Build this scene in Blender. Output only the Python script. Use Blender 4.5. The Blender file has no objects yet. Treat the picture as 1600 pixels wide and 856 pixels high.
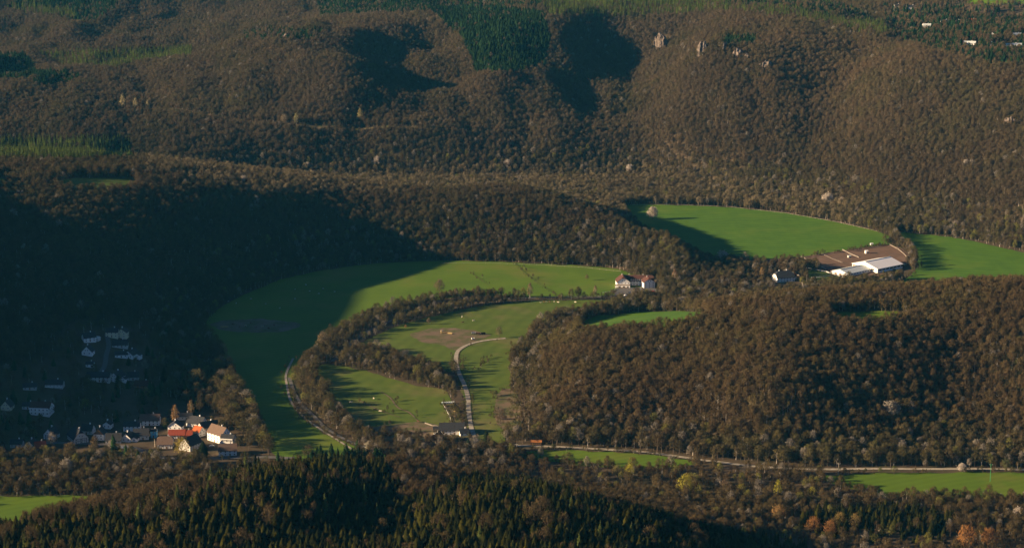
import bpy, bmesh, math, random
import numpy as np
from mathutils import Vector, Matrix, geometry
R = math.radians
random.seed(7)
rng = np.random.default_rng(7)
scene = bpy.context.scene

# ------------------------------------------------------------------ camera
CAM_Z, FPX, PITCH = 500.0, 3000.0, R(12.7)
cam_data = bpy.data.cameras.new('camera')
cam_data.sensor_width = 36.0
cam_data.lens = 36.0 * FPX / 1600.0
cam_data.clip_start, cam_data.clip_end = 5.0, 30000.0
cam = bpy.data.objects.new('camera', cam_data)
scene.collection.objects.link(cam)
cam.location = (0, 0, CAM_Z)
cam.rotation_euler = (math.pi / 2 - PITCH, 0, 0)
scene.camera = cam

# ------------------------------------------------------------------ sky, sun, exposure
SUN_EL, SUN_DX, SUN_DY = R(16), -0.975, -0.15       # low evening sun from the left
world = bpy.data.worlds.new('World')
scene.world = world
world.use_nodes = True
wn = world.node_tree
sky = wn.nodes.new('ShaderNodeTexSky')
sky.sky_type = 'NISHITA'
sky.sun_disc = False
sky.sun_elevation = SUN_EL
sky.sun_rotation = math.atan2(SUN_DX, SUN_DY)
sky.air_density, sky.dust_density, sky.ozone_density = 0.4, 0.0, 3.0
wn.links.new(sky.outputs[0], wn.nodes['Background'].inputs[0])
wn.nodes['Background'].inputs[1].default_value = 0.05
sun_data = bpy.data.lights.new('sun', 'SUN')
sun_data.energy, sun_data.angle, sun_data.color = 5.0, R(0.5), (1.0, 0.73, 0.45)
sun = bpy.data.objects.new('sun', sun_data)
scene.collection.objects.link(sun)
n_ = math.hypot(SUN_DX, SUN_DY)
src = Vector((SUN_DX / n_ * math.cos(SUN_EL), SUN_DY / n_ * math.cos(SUN_EL), math.sin(SUN_EL)))
sun.rotation_euler = src.to_track_quat('Z', 'Y').to_euler()
sun.location = (-3000, 0, 1200)
vs = scene.view_settings
vs.view_transform, vs.look, vs.exposure, vs.gamma = 'Standard', 'None', 1.5, 1.0
vs.use_curve_mapping = False
scene.cycles.use_denoising = True
scene.cycles.denoiser = 'OPENIMAGEDENOISE'
scene.cycles.denoising_input_passes = 'RGB_ALBEDO_NORMAL'
scene.cycles.max_bounces = 4
scene.cycles.diffuse_bounces = 2
scene.cycles.volume_bounces = 0
scene.cycles.use_adaptive_sampling = False

# ------------------------------------------------------------------ pixel <-> place
CP, SP = math.cos(PITCH), math.sin(PITCH)
def ray(px, py):
    u, v = (px - 800) / FPX, (428 - py) / FPX
    return np.array([u, CP + v * SP, -SP + v * CP])
def P(px, py, z):
    d = ray(px, py); t = (z - CAM_Z) / d[2]
    return d[0] * t, d[1] * t, z
def Q(px, py, Y):
    d = ray(px, py); t = Y / d[1]
    return d[0] * t, Y, CAM_Z + d[2] * t
def project(X, Y, Z):
    dz = Z - CAM_Z
    f = Y * CP - dz * SP
    up = Y * SP + dz * CP
    return 800 + FPX * X / f, 428 - FPX * up / f

# ------------------------------------------------------------------ terrain heights
ctrl = []
def c0(*pts):
    for px, py in pts:
        x, y, z = P(px, py, 0); ctrl.append((x, y, -5.0))
def cz(th, *pts):                      # (px, py, z) with trees of height th standing on it
    for px, py, z in pts:
        x, y, _ = P(px, py, z + th); ctrl.append((x, y, z))
def cw(*pts):
    ctrl.extend(pts)
# valley floor
c0((330,490),(400,520),(400,600),(420,650),(500,690),(450,460),(550,435),(600,470),(700,425),(800,440),(900,440),(950,450),
   (900,425),(720,424),(560,560),(650,520),(750,480),(680,560),(560,600),(620,640),(700,640),(520,640),(600,690),(780,560),(770,640),
   (980,455),(1090,455),(1200,425),(1300,430),(1400,430),(1250,400),(1350,400),(1450,430),(1500,400),(1600,420),(1450,370),(1390,365),
   (1300,347),(1200,337),(1100,327),(1010,325),(1150,380),(1120,370),(1080,340),(1700,450),(1600,405),(1030,400),(980,345),
   (1500,450),(1350,450),(1250,440),(1160,445),(1180,410),(640,440),(500,560),(480,500),
   (150,690),(250,690),(330,710),(380,700),(60,700),(-80,720),(300,640),(350,640),(700,690),(850,705),(1000,712),(1150,732),
   (1300,742),(1450,740),(1600,745),(1720,750),(1400,770),(1200,770),(1600,790),(1000,740),(1500,830),(1600,870),(1720,830),(1350,860),
   (300,740),(150,760),(0,780),(150,790),(-100,790),(450,720),(560,705),(640,705))
# village hillside
cz(0,(0,640,9),(100,640,6),(200,625,3),(250,600,3),(60,600,13),(150,575,11),(230,560,8),(150,540,18),(200,520,20),(100,530,24),(20,560,22),(-80,600,20),(280,540,5),(300,500,5),(240,510,14))
# spur behind the village
cz(13,(-100,285,108),(0,287,106),(150,287,100),(300,290,84),(450,296,64),(600,303,50),(700,308,50),(800,311,48),(900,315,44),(970,332,42),(1050,348,36),(1110,372,22),(1150,400,9))
cz(13,(0,380,72),(150,400,54),(300,400,34),(450,370,26),(600,360,20),(750,360,22),(900,362,22),(1000,390,22),(1070,400,12),(0,470,40),(150,460,36),(250,450,27))
cw((-640,2350,106),(-500,2390,98),(-390,2470,74),(-200,2530,48),(0,2550,38),(-650,2480,95),(-480,2520,80),(-300,2600,45),(-650,2650,50),(-500,2700,30),(-350,2740,8),(-200,2640,0),(0,2650,-5),(150,2520,2),
   (-150,2720,-5),(100,2740,-5),(-50,2600,5))
# far valley side, columns of (row, distance)
FAR = {
 -150: [(250,2830),(200,2920),(150,3080),(120,3220),(100,3380),(60,3760),(20,4100)],
 0: [(258,2810),(205,2900),(158,3050),(125,3200),(104,3360),(60,3780),(20,4100)],
 200: [(270,2800),(212,2890),(165,3020),(133,3180),(114,3320),(100,3540),(60,3800),(20,4120)],
 400: [(285,2830),(212,2930),(198,2975),(150,3110),(105,3260),(66,3400),(55,3650),(30,3950),(5,4250)],
 470: [(290,2840),(212,2925),(198,2970),(150,3080),(95,3230),(52,3400),(45,3500),(28,3900)],
 550: [(295,2850),(215,2930),(200,2975),(150,3015),(90,3145),(46,3350),(36,3480),(20,3950)],
 600: [(295,2850),(215,2930),(200,2990),(150,3140),(95,3330),(45,3470),(34,3540)],
 665: [(295,2850),(215,2935),(200,3000),(150,3215),(100,3410),(48,3530),(34,3580),(10,4000)],
 715: [(295,2850),(215,2930),(200,2985),(150,3150),(110,3260),(62,3400),(34,3500)],
 760: [(295,2850),(215,2930),(200,2975),(150,3060),(115,3140),(65,3300),(34,3440),(24,3540),(8,3900)],
 850: [(295,2850),(215,2935),(198,2985),(150,3110),(105,3230),(65,3340),(36,3440),(26,3540),(8,3900)],
 930: [(295,2850),(215,2965),(190,3045),(150,3165),(100,3325),(55,3470),(26,3600),(8,3900)],
 1010: [(300,2830),(215,2970),(180,3085),(130,3255),(90,3400),(66,3460),(26,3650),(8,3950)],
 1090: [(305,2790),(250,2850),(200,2920),(150,2995),(105,3090),(84,3140),(62,3300),(24,3550)],
 1200: [(315,2710),(250,2790),(200,2860),(150,2940),(115,3010),(65,3200),(35,3400)],
 1300: [(333,2620),(280,2695),(220,2840),(160,2960),(112,3060),(73,3150),(45,3350)],
 1400: [(353,2520),(290,2595),(230,2685),(160,2795),(112,2900),(83,3000),(52,3200)],
 1500: [(373,2440),(310,2510),(240,2610),(170,2720),(112,2840),(87,2950),(52,3200),(20,3520)],
 1600: [(398,2335),(330,2405),(260,2505),(190,2615),(130,2735),(97,2850),(52,3150),(10,3600)],
 1750: [(423,2220),(350,2300),(270,2420),(190,2560),(130,2680),(97,2850),(52,3150)],
}
for px, col in FAR.items():
    for py, Y in col:
        ctrl.append(Q(px, py, Y))
cw(*[(x, 4400, 205) for x in range(-1400, 1800, 400)], *[(x, 5500, 225) for x in range(-2000, 2400, 800)],
   (900,3900,200),(1100,3300,190),(1150,2800,185),(1250,2400,110),(1000,3600,200),(500,3900,196),(1300,2150,40),(1000,2000,5))
# wooded hill on the right
cz(17,(1200,456,64),(1100,466,56),(1000,476,40),(1300,450,70),(1400,443,74),(1500,434,80),(1600,430,84),(1720,425,88),(900,492,32),(840,506,22),(1050,468,50),(950,482,36),(1250,454,66),(1350,448,71))
cz(12,(1000,560,30),(1000,640,13),
   (900,600,24),(900,540,32),(850,600,14),(1200,520,60),(1180,590,46),(1180,660,22),(1300,600,32),(1400,520,62),(1400,600,28),(1400,660,9),(1500,600,24),(1600,520,64),(1600,600,30),(1600,660,10),(1720,560,56),(1100,520,46),(1100,620,22))
cz(0,(930,500,40),(1010,498,41),(1090,492,43),(1350,493,66),(1400,492,67))
cw((110,2010,2),(250,2050,2),(400,2060,2),(550,2070,2),(700,2080,2),(60,1960,3))
# conifer hill in the foreground
cz(15,(500,700,76),(420,710,70),(300,752,56),(190,782,44),(80,800,34),(0,815,30),(-100,830,24),(600,702,80),(700,722,70),(800,745,55),(1000,778,32),(1100,798,20),(1200,812,9),(1300,830,2))
cw((-72,1150,76),(-78,1080,84),(-85,1210,72),(-128,1150,104),(-128,1080,110),(-40,1150,97),(-36,1090,104),(175,1110,56),(230,1150,16),(100,1150,78),(-50,1020,112),(-150,1040,106),(-280,1060,94),(-420,1100,70),(100,1060,98),(260,1160,8),(-100,900,130),(-300,900,120),(100,900,118),(0,700,150),(300,1000,30),(350,1200,2),(420,1100,10),(-500,1000,90),(-600,1250,20),(500,1000,40),(-260,1180,80),(-150,1210,88),(60,1180,82),(-480,1380,-5))
# hill outside the frame on the left; it shades the valley in the evening
# (distance, where its evening shadow ends)
_edge = [(1400,-620),(1500,-430),(1600,-268),(1700,-200),(1850,-170),(2000,-150),(2100,-140),(2200,-150),(2270,-125),(2340,-230),(2420,-400),(2540,-520)]
MTN = []
for _y, _x in _edge:
    _yy = _y + (_x + 900) * SUN_DY / 0.975
    _h = max(30, (_x + 900) * math.tan(SUN_EL) / 0.975 - 12)
    MTN += [(-900, _yy, _h), (-1200, _yy + 60, _h * 1.0 + 30)]
MTN += [(-760,2200,140),(-760,1950,125),(-740,1750,80),(-900,2850,60),(-900,3000,55),(-1200,3000,80),(-1000,3150,60),(-1600,2200,250),(-1600,1500,90),(-900,3400,120),(-1400,3600,120)]
cw(*MTN)
cw((-900,400,60),(900,400,30),(0,0,120),(0,-1200,100),(-2500,0,60),(2500,0,60),(3000,2500,120),(-3000,2500,200),(900,1300,20),(1100,1600,60),(1400,2000,80),(2500,4500,200),(-2500,4500,180),(0,7500,230),(3000,7500,230),(-3000,7500,230))
CTRL = np.array(ctrl)

def hash2(ix, iy, s):
    n = (ix * 374761393 + iy * 668265263 + s * 974634777) & 0xffffffff
    n = ((n ^ (n >> 13)) * 1274126177) & 0xffffffff
    return ((n ^ (n >> 16)) & 0xffff) / 65535.0
def vnoise(x, y, s=0):
    x = np.asarray(x, float); y = np.asarray(y, float)
    ix = np.floor(x).astype(np.int64); iy = np.floor(y).astype(np.int64)
    fx, fy = x - ix, y - iy
    fx = fx * fx * (3 - 2 * fx); fy = fy * fy * (3 - 2 * fy)
    a, b, c, d = hash2(ix, iy, s), hash2(ix + 1, iy, s), hash2(ix, iy + 1, s), hash2(ix + 1, iy + 1, s)
    return (a * (1 - fx) + b * fx) * (1 - fy) + (c * (1 - fx) + d * fx) * fy
def fbm(x, y, s=0, o=3):
    return sum(vnoise(x * 2 ** k, y * 2 ** k, s + k) * 0.5 ** k for k in range(o)) / sum(0.5 ** k for k in range(o))
def smooth(a, b, x):
    t = np.clip((x - a) / (b - a), 0, 1); return t * t * (3 - 2 * t)

_xy = CTRL[:, :2] / 100.0
def _phi(d2): return np.sqrt(d2 + 0.35 ** 2)
_d2 = ((_xy[:, None] - _xy[None]) ** 2).sum(-1)
_N = len(_xy)
_A = np.zeros((_N + 3, _N + 3))
_A[:_N, :_N] = _phi(_d2) - np.eye(_N) * 0.08
_A[:_N, _N] = 1; _A[:_N, _N + 1:_N + 3] = _xy
_A[_N:, :_N] = _A[:_N, _N:].T
_w = np.linalg.solve(_A, np.concatenate([CTRL[:, 2], [0, 0, 0]]))
def rbf(X, Y):
    q = np.stack([X.ravel(), Y.ravel()], -1) / 100.0
    out = np.empty(len(q))
    for i in range(0, len(q), 20000):
        c = q[i:i + 20000]
        d2 = ((c[:, None] - _xy[None]) ** 2).sum(-1)
        out[i:i + 20000] = _phi(d2) @ _w[:_N] + _w[_N] + c @ _w[_N + 1:]
    return out.reshape(X.shape)
def spaced(lo, a, b, hi, step, k=1.13):
    mid = list(np.arange(a, b + 1e-6, step)); up, dn = [], []
    s, v = step, mid[-1]
    while v < hi: s *= k; v += s; up.append(v)
    s, v = step, mid[0]
    while v > lo: s *= k; v -= s; dn.append(v)
    return np.array(dn[::-1] + mid + up)
GX = spaced(-4200, -1000, 1150, 4200, 8.0)
GY = spaced(-1500, 950, 4300, 7000, 8.0)
GXX, GYY = np.meshgrid(GX, GY)
H = rbf(GXX, GYY)
_g = smooth(8, 45, H) * (0.45 + 0.55 * smooth(2500, 2900, GYY))
_wx = GXX + 60 * (fbm(GXX / 260, GYY / 260, 3) - .5) + 0.12 * GYY
H = H + _g * (22 * (fbm(_wx / 120, GYY / 420, 11, 3) - 0.5) * 2 * (0.4 + 0.6 * smooth(2500, 2900, GYY)) + 8 * (fbm(GXX / 130, GYY / 130, 21, 3) - .5) + 13 * (fbm(_wx / 46, GYY / 110, 31, 3) - .5) * smooth(2500, 2900, GYY))
H = np.maximum(H, 0.0)
# the valley meadows are flat: the slopes fade out around them
FLATS = [[(300,492),(340,475),(430,446),(520,424),(600,413),(700,409),(820,413),(930,419),(978,426),(1000,440),(1040,452),(990,475),(900,495),(845,508),(825,530),(800,560),(785,610),(770,660),(760,705),(850,700),(1000,706),
    (1090,716),(1200,728),(1365,730),(1500,731),(1720,734),(1720,800),(1400,800),(1000,760),(640,716),(400,720),(150,710),(250,680),(330,660),(390,660),(350,600),(330,550)],
   [(985,323),(1060,323),(1150,327),(1240,337),(1320,352),(1378,366),(1440,366),(1500,374),(1560,387),(1620,401),(1720,427),(1720,470),(1500,470),(1300,455),(1180,450),(1150,430),(1110,400),(1040,370)],
   [(-60,779),(60,776),(150,775),(215,773),(230,785),(150,800),(-60,830)]]
def _pin(poly, x, y):
    r = np.zeros(x.shape, bool)
    for i in range(len(poly)):
        (x0, y0), (x1, y1) = poly[i], poly[i - 1]
        if y0 == y1: continue
        r ^= ((y0 > y) != (y1 > y)) & (x < (x1 - x0) * (y - y0) / (y1 - y0) + x0)
    return r
def _pdist(poly, x, y):
    d = np.full(x.shape, 1e9)
    for i in range(len(poly)):
        (x0, y0), (x1, y1) = poly[i - 1], poly[i]
        t = np.clip(((x - x0) * (x1 - x0) + (y - y0) * (y1 - y0)) / ((x1 - x0) ** 2 + (y1 - y0) ** 2 + 1e-9), 0, 1)
        d = np.minimum(d, np.hypot(x - x0 - t * (x1 - x0), y - y0 - t * (y1 - y0)))
    return d
for _fp in FLATS:
    _fw = [P(a, b, 0)[:2] for a, b in _fp]
    _m = _pdist(_fw, GXX, GYY); _in = _pin(_fw, GXX, GYY)
    H = H * np.where(_in, 0, np.clip((_m - 16) / 50, 0, 1))
def hgt(x, y):
    x = np.asarray(x, float); y = np.asarray(y, float)
    i = np.clip(np.searchsorted(GX, x) - 1, 0, len(GX) - 2); j = np.clip(np.searchsorted(GY, y) - 1, 0, len(GY) - 2)
    fx = (x - GX[i]) / (GX[i + 1] - GX[i]); fy = (y - GY[j]) / (GY[j + 1] - GY[j])
    return (H[j, i] * (1 - fx) + H[j, i + 1] * fx) * (1 - fy) + (H[j + 1, i] * (1 - fx) + H[j + 1, i + 1] * fx) * fy
_T = np.arange(950, 6000, 3.0)
def gp(px, py):
    """the place on the ground seen at a pixel of the photograph"""
    d = ray(px, py)
    xs, ys, zs = d[0] * _T, d[1] * _T, CAM_Z + d[2] * _T
    hit = np.nonzero(zs < hgt(xs, ys))[0]
    k = hit[0] if len(hit) else len(_T) - 1
    a, b = _T[max(k - 1, 0)], _T[k]
    for _ in range(12):
        m = (a + b) / 2
        if CAM_Z + d[2] * m < hgt(d[0] * m, d[1] * m): b = m
        else: a = m
    return float(d[0] * b), float(d[1] * b), float(hgt(d[0] * b, d[1] * b))
# ------------------------------------------------------------------ helpers
COL = scene.collection
def tag(o, label=None, cat=None, group=None, kind=None):
    if label: o['label'] = label
    if cat: o['category'] = cat
    if group: o['group'] = group
    if kind: o['kind'] = kind
    return o
def mesh_obj(name, verts, faces, mats, parent=None, loc=(0, 0, 0), rotz=0.0, smooth=False, link=True, fm=None):
    me = bpy.data.meshes.new(name)
    me.from_pydata([tuple(v) for v in verts], [], [tuple(f) for f in faces])
    for m in (mats if isinstance(mats, (list, tuple)) else [mats]): me.materials.append(m)
    if fm is not None: me.polygons.foreach_set('material_index', fm)
    if smooth: me.shade_smooth()
    me.update()
    o = bpy.data.objects.new(name, me)
    if link: COL.objects.link(o)
    o.parent = parent; o.location = loc; o.rotation_euler = (0, 0, rotz)
    return o
def empty(name, loc, rotz=0.0):
    o = bpy.data.objects.new(name, None); COL.objects.link(o)
    o.empty_display_size = 1; o.location = loc; o.rotation_euler = (0, 0, rotz)
    return o
class MB:
    def __init__(s): s.v, s.f = [], []
    def add(s, v, f):
        n = len(s.v); s.v += [tuple(p) for p in v]; s.f += [tuple(i + n for i in q) for q in f]; return s
    def box(s, x0, x1, y0, y1, z0, z1):
        return s.add([(x0,y0,z0),(x1,y0,z0),(x1,y1,z0),(x0,y1,z0),(x0,y0,z1),(x1,y0,z1),(x1,y1,z1),(x0,y1,z1)],
                     [(0,3,2,1),(4,5,6,7),(0,1,5,4),(1,2,6,5),(2,3,7,6),(3,0,4,7)])
    def bar(s, a, b, r0, r1=None, n=5):
        a, b = Vector(a), Vector(b); r1 = r0 if r1 is None else r1
        d = (b - a).normalized(); u = d.cross(Vector((0, 0, 1)) if abs(d.z) < .9 else Vector((1, 0, 0))).normalized(); w = d.cross(u)
        v = []
        for c, r in ((a, r0), (b, r1)):
            for k in range(n):
                t = 2 * math.pi * k / n; v.append(c + u * (r * math.cos(t)) + w * (r * math.sin(t)))
        return s.add(v, [(k, (k + 1) % n, n + (k + 1) % n, n + k) for k in range(n)] + [tuple(range(n))[::-1], tuple(range(n, 2 * n))])
    def build(s, name, mat, parent=None, **k): return mesh_obj(name, s.v, s.f, mat, parent, **k)

def nodes(m):
    m.use_nodes = True; nt = m.node_tree; b = nt.nodes['Principled BSDF']; b.inputs['Specular IOR Level'].default_value = 0.15
    return nt, b
def mat(name, c1, c2=None, scale=0.1, rough=0.85, detail=6.0, stretch=(1, 1, 1), bump=0.0, c3=None, scale3=0.01, spec=None, lo=.35, hi=.65, stripe=None):
    m = bpy.data.materials.new(name); nt, b = nodes(m)
    b.inputs['Roughness'].default_value = rough
    if spec is not None: b.inputs['Specular IOR Level'].default_value = spec
    c2 = c2 or tuple(x * 0.75 for x in c1)
    tc = nt.nodes.new('ShaderNodeTexCoord'); mp = nt.nodes.new('ShaderNodeMapping'); mp.inputs['Scale'].default_value = stretch
    nt.links.new(tc.outputs['Object'], mp.inputs[0])
    def ramp(sc, a, bb, l, h, col_in=None):
        n = nt.nodes.new('ShaderNodeTexNoise'); n.inputs['Scale'].default_value = sc; n.inputs['Detail'].default_value = detail; n.inputs['Roughness'].default_value = .6
        nt.links.new(mp.outputs[0], n.inputs['Vector'])
        r = nt.nodes.new('ShaderNodeMapRange'); r.inputs['From Min'].default_value = l; r.inputs['From Max'].default_value = h
        nt.links.new(n.outputs['Fac'], r.inputs['Value'])
        x = nt.nodes.new('ShaderNodeMix'); x.data_type = 'RGBA'
        nt.links.new(r.outputs[0], x.inputs[0])
        if col_in is None: x.inputs[6].default_value = (*a, 1)
        else: nt.links.new(col_in, x.inputs[6])
        x.inputs[7].default_value = (*bb, 1)
        return x.outputs[2], n
    out, n = ramp(scale, c1, c2, lo, hi)
    if c3: out, _ = ramp(scale3, None, c3, .52, .72, out)
    if stripe:                                        # (direction in degrees, spacing in m, strength): mowing and drilling lines
        m2 = nt.nodes.new('ShaderNodeMapping'); m2.inputs['Rotation'].default_value = (0, 0, R(stripe[0])); nt.links.new(tc.outputs['Object'], m2.inputs[0])
        wv = nt.nodes.new('ShaderNodeTexWave'); wv.inputs['Scale'].default_value = .314 / stripe[1]; wv.inputs['Distortion'].default_value = 4; wv.inputs['Detail'].default_value = 2; wv.inputs['Detail Scale'].default_value = .4
        nt.links.new(m2.outputs[0], wv.inputs['Vector'])
        m3 = nt.nodes.new('ShaderNodeMapping'); m3.inputs['Rotation'].default_value = (0, 0, R(stripe[0])); m3.inputs['Scale'].default_value = (1, .06, 1); nt.links.new(tc.outputs['Object'], m3.inputs[0])
        n3 = nt.nodes.new('ShaderNodeTexNoise'); n3.inputs['Scale'].default_value = .12; n3.inputs['Detail'].default_value = 5; nt.links.new(m3.outputs[0], n3.inputs['Vector'])
        ad = nt.nodes.new('ShaderNodeMath'); ad.operation = 'ADD'; nt.links.new(wv.outputs['Fac'], ad.inputs[0]); nt.links.new(n3.outputs['Fac'], ad.inputs[1])
        rr = nt.nodes.new('ShaderNodeMapRange'); rr.inputs['From Min'].default_value = .3; rr.inputs['From Max'].default_value = 1.7; rr.inputs['To Min'].default_value = 1 - stripe[2]; rr.inputs['To Max'].default_value = 1 + stripe[2]
        nt.links.new(ad.outputs[0], rr.inputs['Value'])
        sc_ = nt.nodes.new('ShaderNodeVectorMath'); sc_.operation = 'SCALE'; nt.links.new(out, sc_.inputs[0]); nt.links.new(rr.outputs[0], sc_.inputs['Scale']); out = sc_.outputs[0]
    nt.links.new(out, b.inputs['Base Color'])
    if bump:
        bp = nt.nodes.new('ShaderNodeBump'); bp.inputs['Strength'].default_value = 1; bp.inputs['Distance'].default_value = bump
        nt.links.new(n.outputs['Fac'], bp.inputs['Height']); nt.links.new(bp.outputs[0], b.inputs['Normal'])
    return m
def tree_mat(name, inst, fallback=(.1, .1, .1)):
    """crown colour comes from each tree's own colour"""
    m = bpy.data.materials.new(name); nt, b = nodes(m); b.inputs['Roughness'].default_value = .9
    if inst:
        a = nt.nodes.new('ShaderNodeAttribute'); a.attribute_type = 'INSTANCER'; a.attribute_name = 'col'; c = a.outputs['Color']
    else:
        a = nt.nodes.new('ShaderNodeObjectInfo'); c = a.outputs['Color']
    tc = nt.nodes.new('ShaderNodeTexCoord'); n = nt.nodes.new('ShaderNodeTexNoise'); n.inputs['Scale'].default_value = .45; n.inputs['Detail'].default_value = 3
    nt.links.new(tc.outputs['Object'], n.inputs['Vector'])
    r = nt.nodes.new('ShaderNodeMapRange'); r.inputs['From Min'].default_value = .3; r.inputs['From Max'].default_value = .7; r.inputs['To Min'].default_value = .7; r.inputs['To Max'].default_value = 1.3
    nt.links.new(n.outputs['Fac'], r.inputs['Value'])
    v = nt.nodes.new('ShaderNodeVectorMath'); v.operation = 'SCALE'; nt.links.new(c, v.inputs[0]); nt.links.new(r.outputs[0], v.inputs['Scale'])
    nt.links.new(v.outputs[0], b.inputs['Base Color'])
    # crowns are shaded as a loose ball of twigs: normals lean outward from the crown's middle
    def vm(op, a, bb=None):
        q = nt.nodes.new('ShaderNodeVectorMath'); q.operation = op
        for i, s in enumerate((a, bb)):
            if s is None: continue
            if isinstance(s, tuple): q.inputs[i].default_value = s
            else: nt.links.new(s, q.inputs[i])
        return q
    o = vm('NORMALIZE', vm('MULTIPLY', vm('SUBTRACT', tc.outputs['Object'], (0, 0, 4.0)).outputs[0], (1, 1, .75)).outputs[0])
    tr = nt.nodes.new('ShaderNodeVectorTransform'); tr.vector_type = 'NORMAL'; tr.convert_from = 'OBJECT'; tr.convert_to = 'WORLD'; nt.links.new(o.outputs[0], tr.inputs[0])
    g = nt.nodes.new('ShaderNodeNewGeometry')
    k = vm('SCALE', g.outputs['Normal']); k.inputs['Scale'].default_value = .95
    nn = vm('NORMALIZE', vm('ADD', tr.outputs[0], k.outputs[0]).outputs[0])
    df, tl, mx = nt.nodes.new('ShaderNodeBsdfDiffuse'), nt.nodes.new('ShaderNodeBsdfTranslucent'), nt.nodes.new('ShaderNodeMixShader')
    for q in (df, tl):
        nt.links.new(v.outputs[0], q.inputs['Color']); nt.links.new(nn.outputs[0], q.inputs['Normal'])
    mx.inputs[0].default_value = .42; nt.links.new(df.outputs[0], mx.inputs[1]); nt.links.new(tl.outputs[0], mx.inputs[2])
    nt.nodes.remove(b); nt.links.new(mx.outputs[0], nt.nodes['Material Output'].inputs['Surface'])
    return m

M = dict(
    floor=mat('forest_floor', (.095, .068, .042), (.06, .047, .026), .06, c3=(.05, .06, .02), scale3=.008),
    grass=mat('meadow_grass', (.092, .155, .009), (.070, .130, .007), .02, c3=(.140, .150, .024), scale3=.011, detail=8, stripe=(62, 9, .07)),
    pasture=mat('pasture_grass', (.090, .125, .014), (.066, .106, .010), .06, c3=(.16, .135, .05), scale3=.013, detail=9, stripe=(20, 14, .08)),
    crop=mat('crop_field', (.070, .152, .008), (.054, .126, .006), .05, c3=(.105, .165, .014), scale3=.009, stripe=(100, 12, .15)),
    dirt=mat('bare_earth', (.15, .108, .068), (.085, .092, .03), .07, detail=10, c3=(.19, .13, .09), scale3=.04, lo=.42, hi=.58),
    sand=mat('arena_sand', (.165, .10, .065), (.12, .08, .052), .08, detail=9, c3=(.19, .125, .085), scale3=.03, stripe=(40, 5, .12)),
    gravel=mat('track_gravel', (.40, .36, .29), (.24, .21, .15), .3),
    asphalt=mat('lane_asphalt', (.14, .13, .12), (.10, .10, .095), .5),
    white=mat('white_render', (.86, .84, .78), (.76, .74, .68), .5),
    cream=mat('cream_render', (.72, .66, .44), (.64, .58, .38), .5),
    grey=mat('grey_render', (.60, .58, .53), (.50, .48, .43), .5),
    wood=mat('brown_boards', (.22, .13, .07), (.15, .09, .05), 1.5, stretch=(1, 1, .2)),
    timber=mat('dark_timber', (.05, .03, .02), (.035, .022, .015), 2),
    brick=mat('brick', (.40, .20, .12), (.32, .15, .09), 2),
    roof_dark=mat('slate_roof', (.045, .047, .052), (.03, .032, .036), 1.2),
    roof_brown=mat('brown_tiles', (.15, .10, .075), (.11, .075, .055), 1.2),
    roof_red=mat('red_tiles', (.27, .055, .03), (.20, .045, .025), 1.2),
    roof_orange=mat('orange_tiles', (.40, .11, .035), (.32, .085, .03), 1.2),
    roof_rust=mat('rust_tiles', (.095, .043, .033), (.07, .034, .027), 1.2),
    roof_white=mat('pale_sheet_roof', (.85, .84, .80), (.80, .79, .76), .3, rough=.5),
    roof_pale=mat('grey_sheet_roof', (.62, .66, .62), (.54, .58, .55), .4, rough=.5),
    glass=mat('window_glass', (.03, .035, .04), (.02, .025, .03), 1, rough=.15, spec=.5),
    frame=mat('window_frame', (.6, .58, .54)),
    wframe=mat('wooden_window_frame', (.16, .09, .05)),
    rock=mat('crag_rock', (.20, .16, .13), (.10, .08, .065), .3, bump=.6),
    bark=mat('bark', (.10, .075, .055), (.07, .055, .04), 1),
    pbark=mat('pale_bark', (.38, .34, .29), (.22, .19, .16), 1),
    pine_inst=tree_mat('needle_foliage', True), twig_inst=tree_mat('twig_crown', True),
    pine=tree_mat('needle_foliage_single', False), twig=tree_mat('twig_crown_single', False),
    bale=mat('bale_wrap', (.80, .84, .80), (.72, .78, .74), 1, rough=.4),
    hay=mat('hay', (.40, .30, .13), (.30, .22, .10), 1),
    post=mat('fence_wood', (.50, .44, .37), (.38, .33, .28), 1), wpost=mat('white_fence_paint', (.8, .79, .74)),
    metal=mat('grey_metal', (.35, .36, .37), rough=.5), green=mat('green_paint', (.05, .28, .10), rough=.6), blue=mat('blue_panel', (.16, .52, .72), rough=.5),
    carw=mat('white_paint', (.78, .78, .76), rough=.3, spec=.5), card=mat('dark_paint', (.03, .035, .05), rough=.3, spec=.5), cars=mat('silver_paint', (.42, .45, .48), rough=.3, spec=.5),
    carb=mat('blue_paint', (.05, .12, .28), rough=.3, spec=.5), carr=mat('red_paint', (.45, .05, .03), rough=.3, spec=.5), tyre=mat('tyre_rubber', (.02, .02, .02)),
    cow_b=mat('brown_hide', (.12, .06, .035)), cow_w=mat('cream_hide', (.65, .58, .46)), wool=mat('sheep_wool', (.62, .58, .50)),
    stone=mat('stone', (.40, .36, .30), (.30, .27, .22), .5), orange=mat('orange_tarp', (.42, .17, .05), (.32, .12, .04), 1),
)

# ------------------------------------------------------------------ ground sheet
_v = [(x, y, z) for x, y, z in zip(GXX.ravel(), GYY.ravel(), H.ravel())]
_nx = len(GX)
_f = [(j * _nx + i, j * _nx + i + 1, (j + 1) * _nx + i + 1, (j + 1) * _nx + i) for j in range(len(GY) - 1) for i in range(_nx - 1)]
tag(mesh_obj('ground', _v, _f, M['floor'], smooth=True), kind='structure')
del _v, _f

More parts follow.
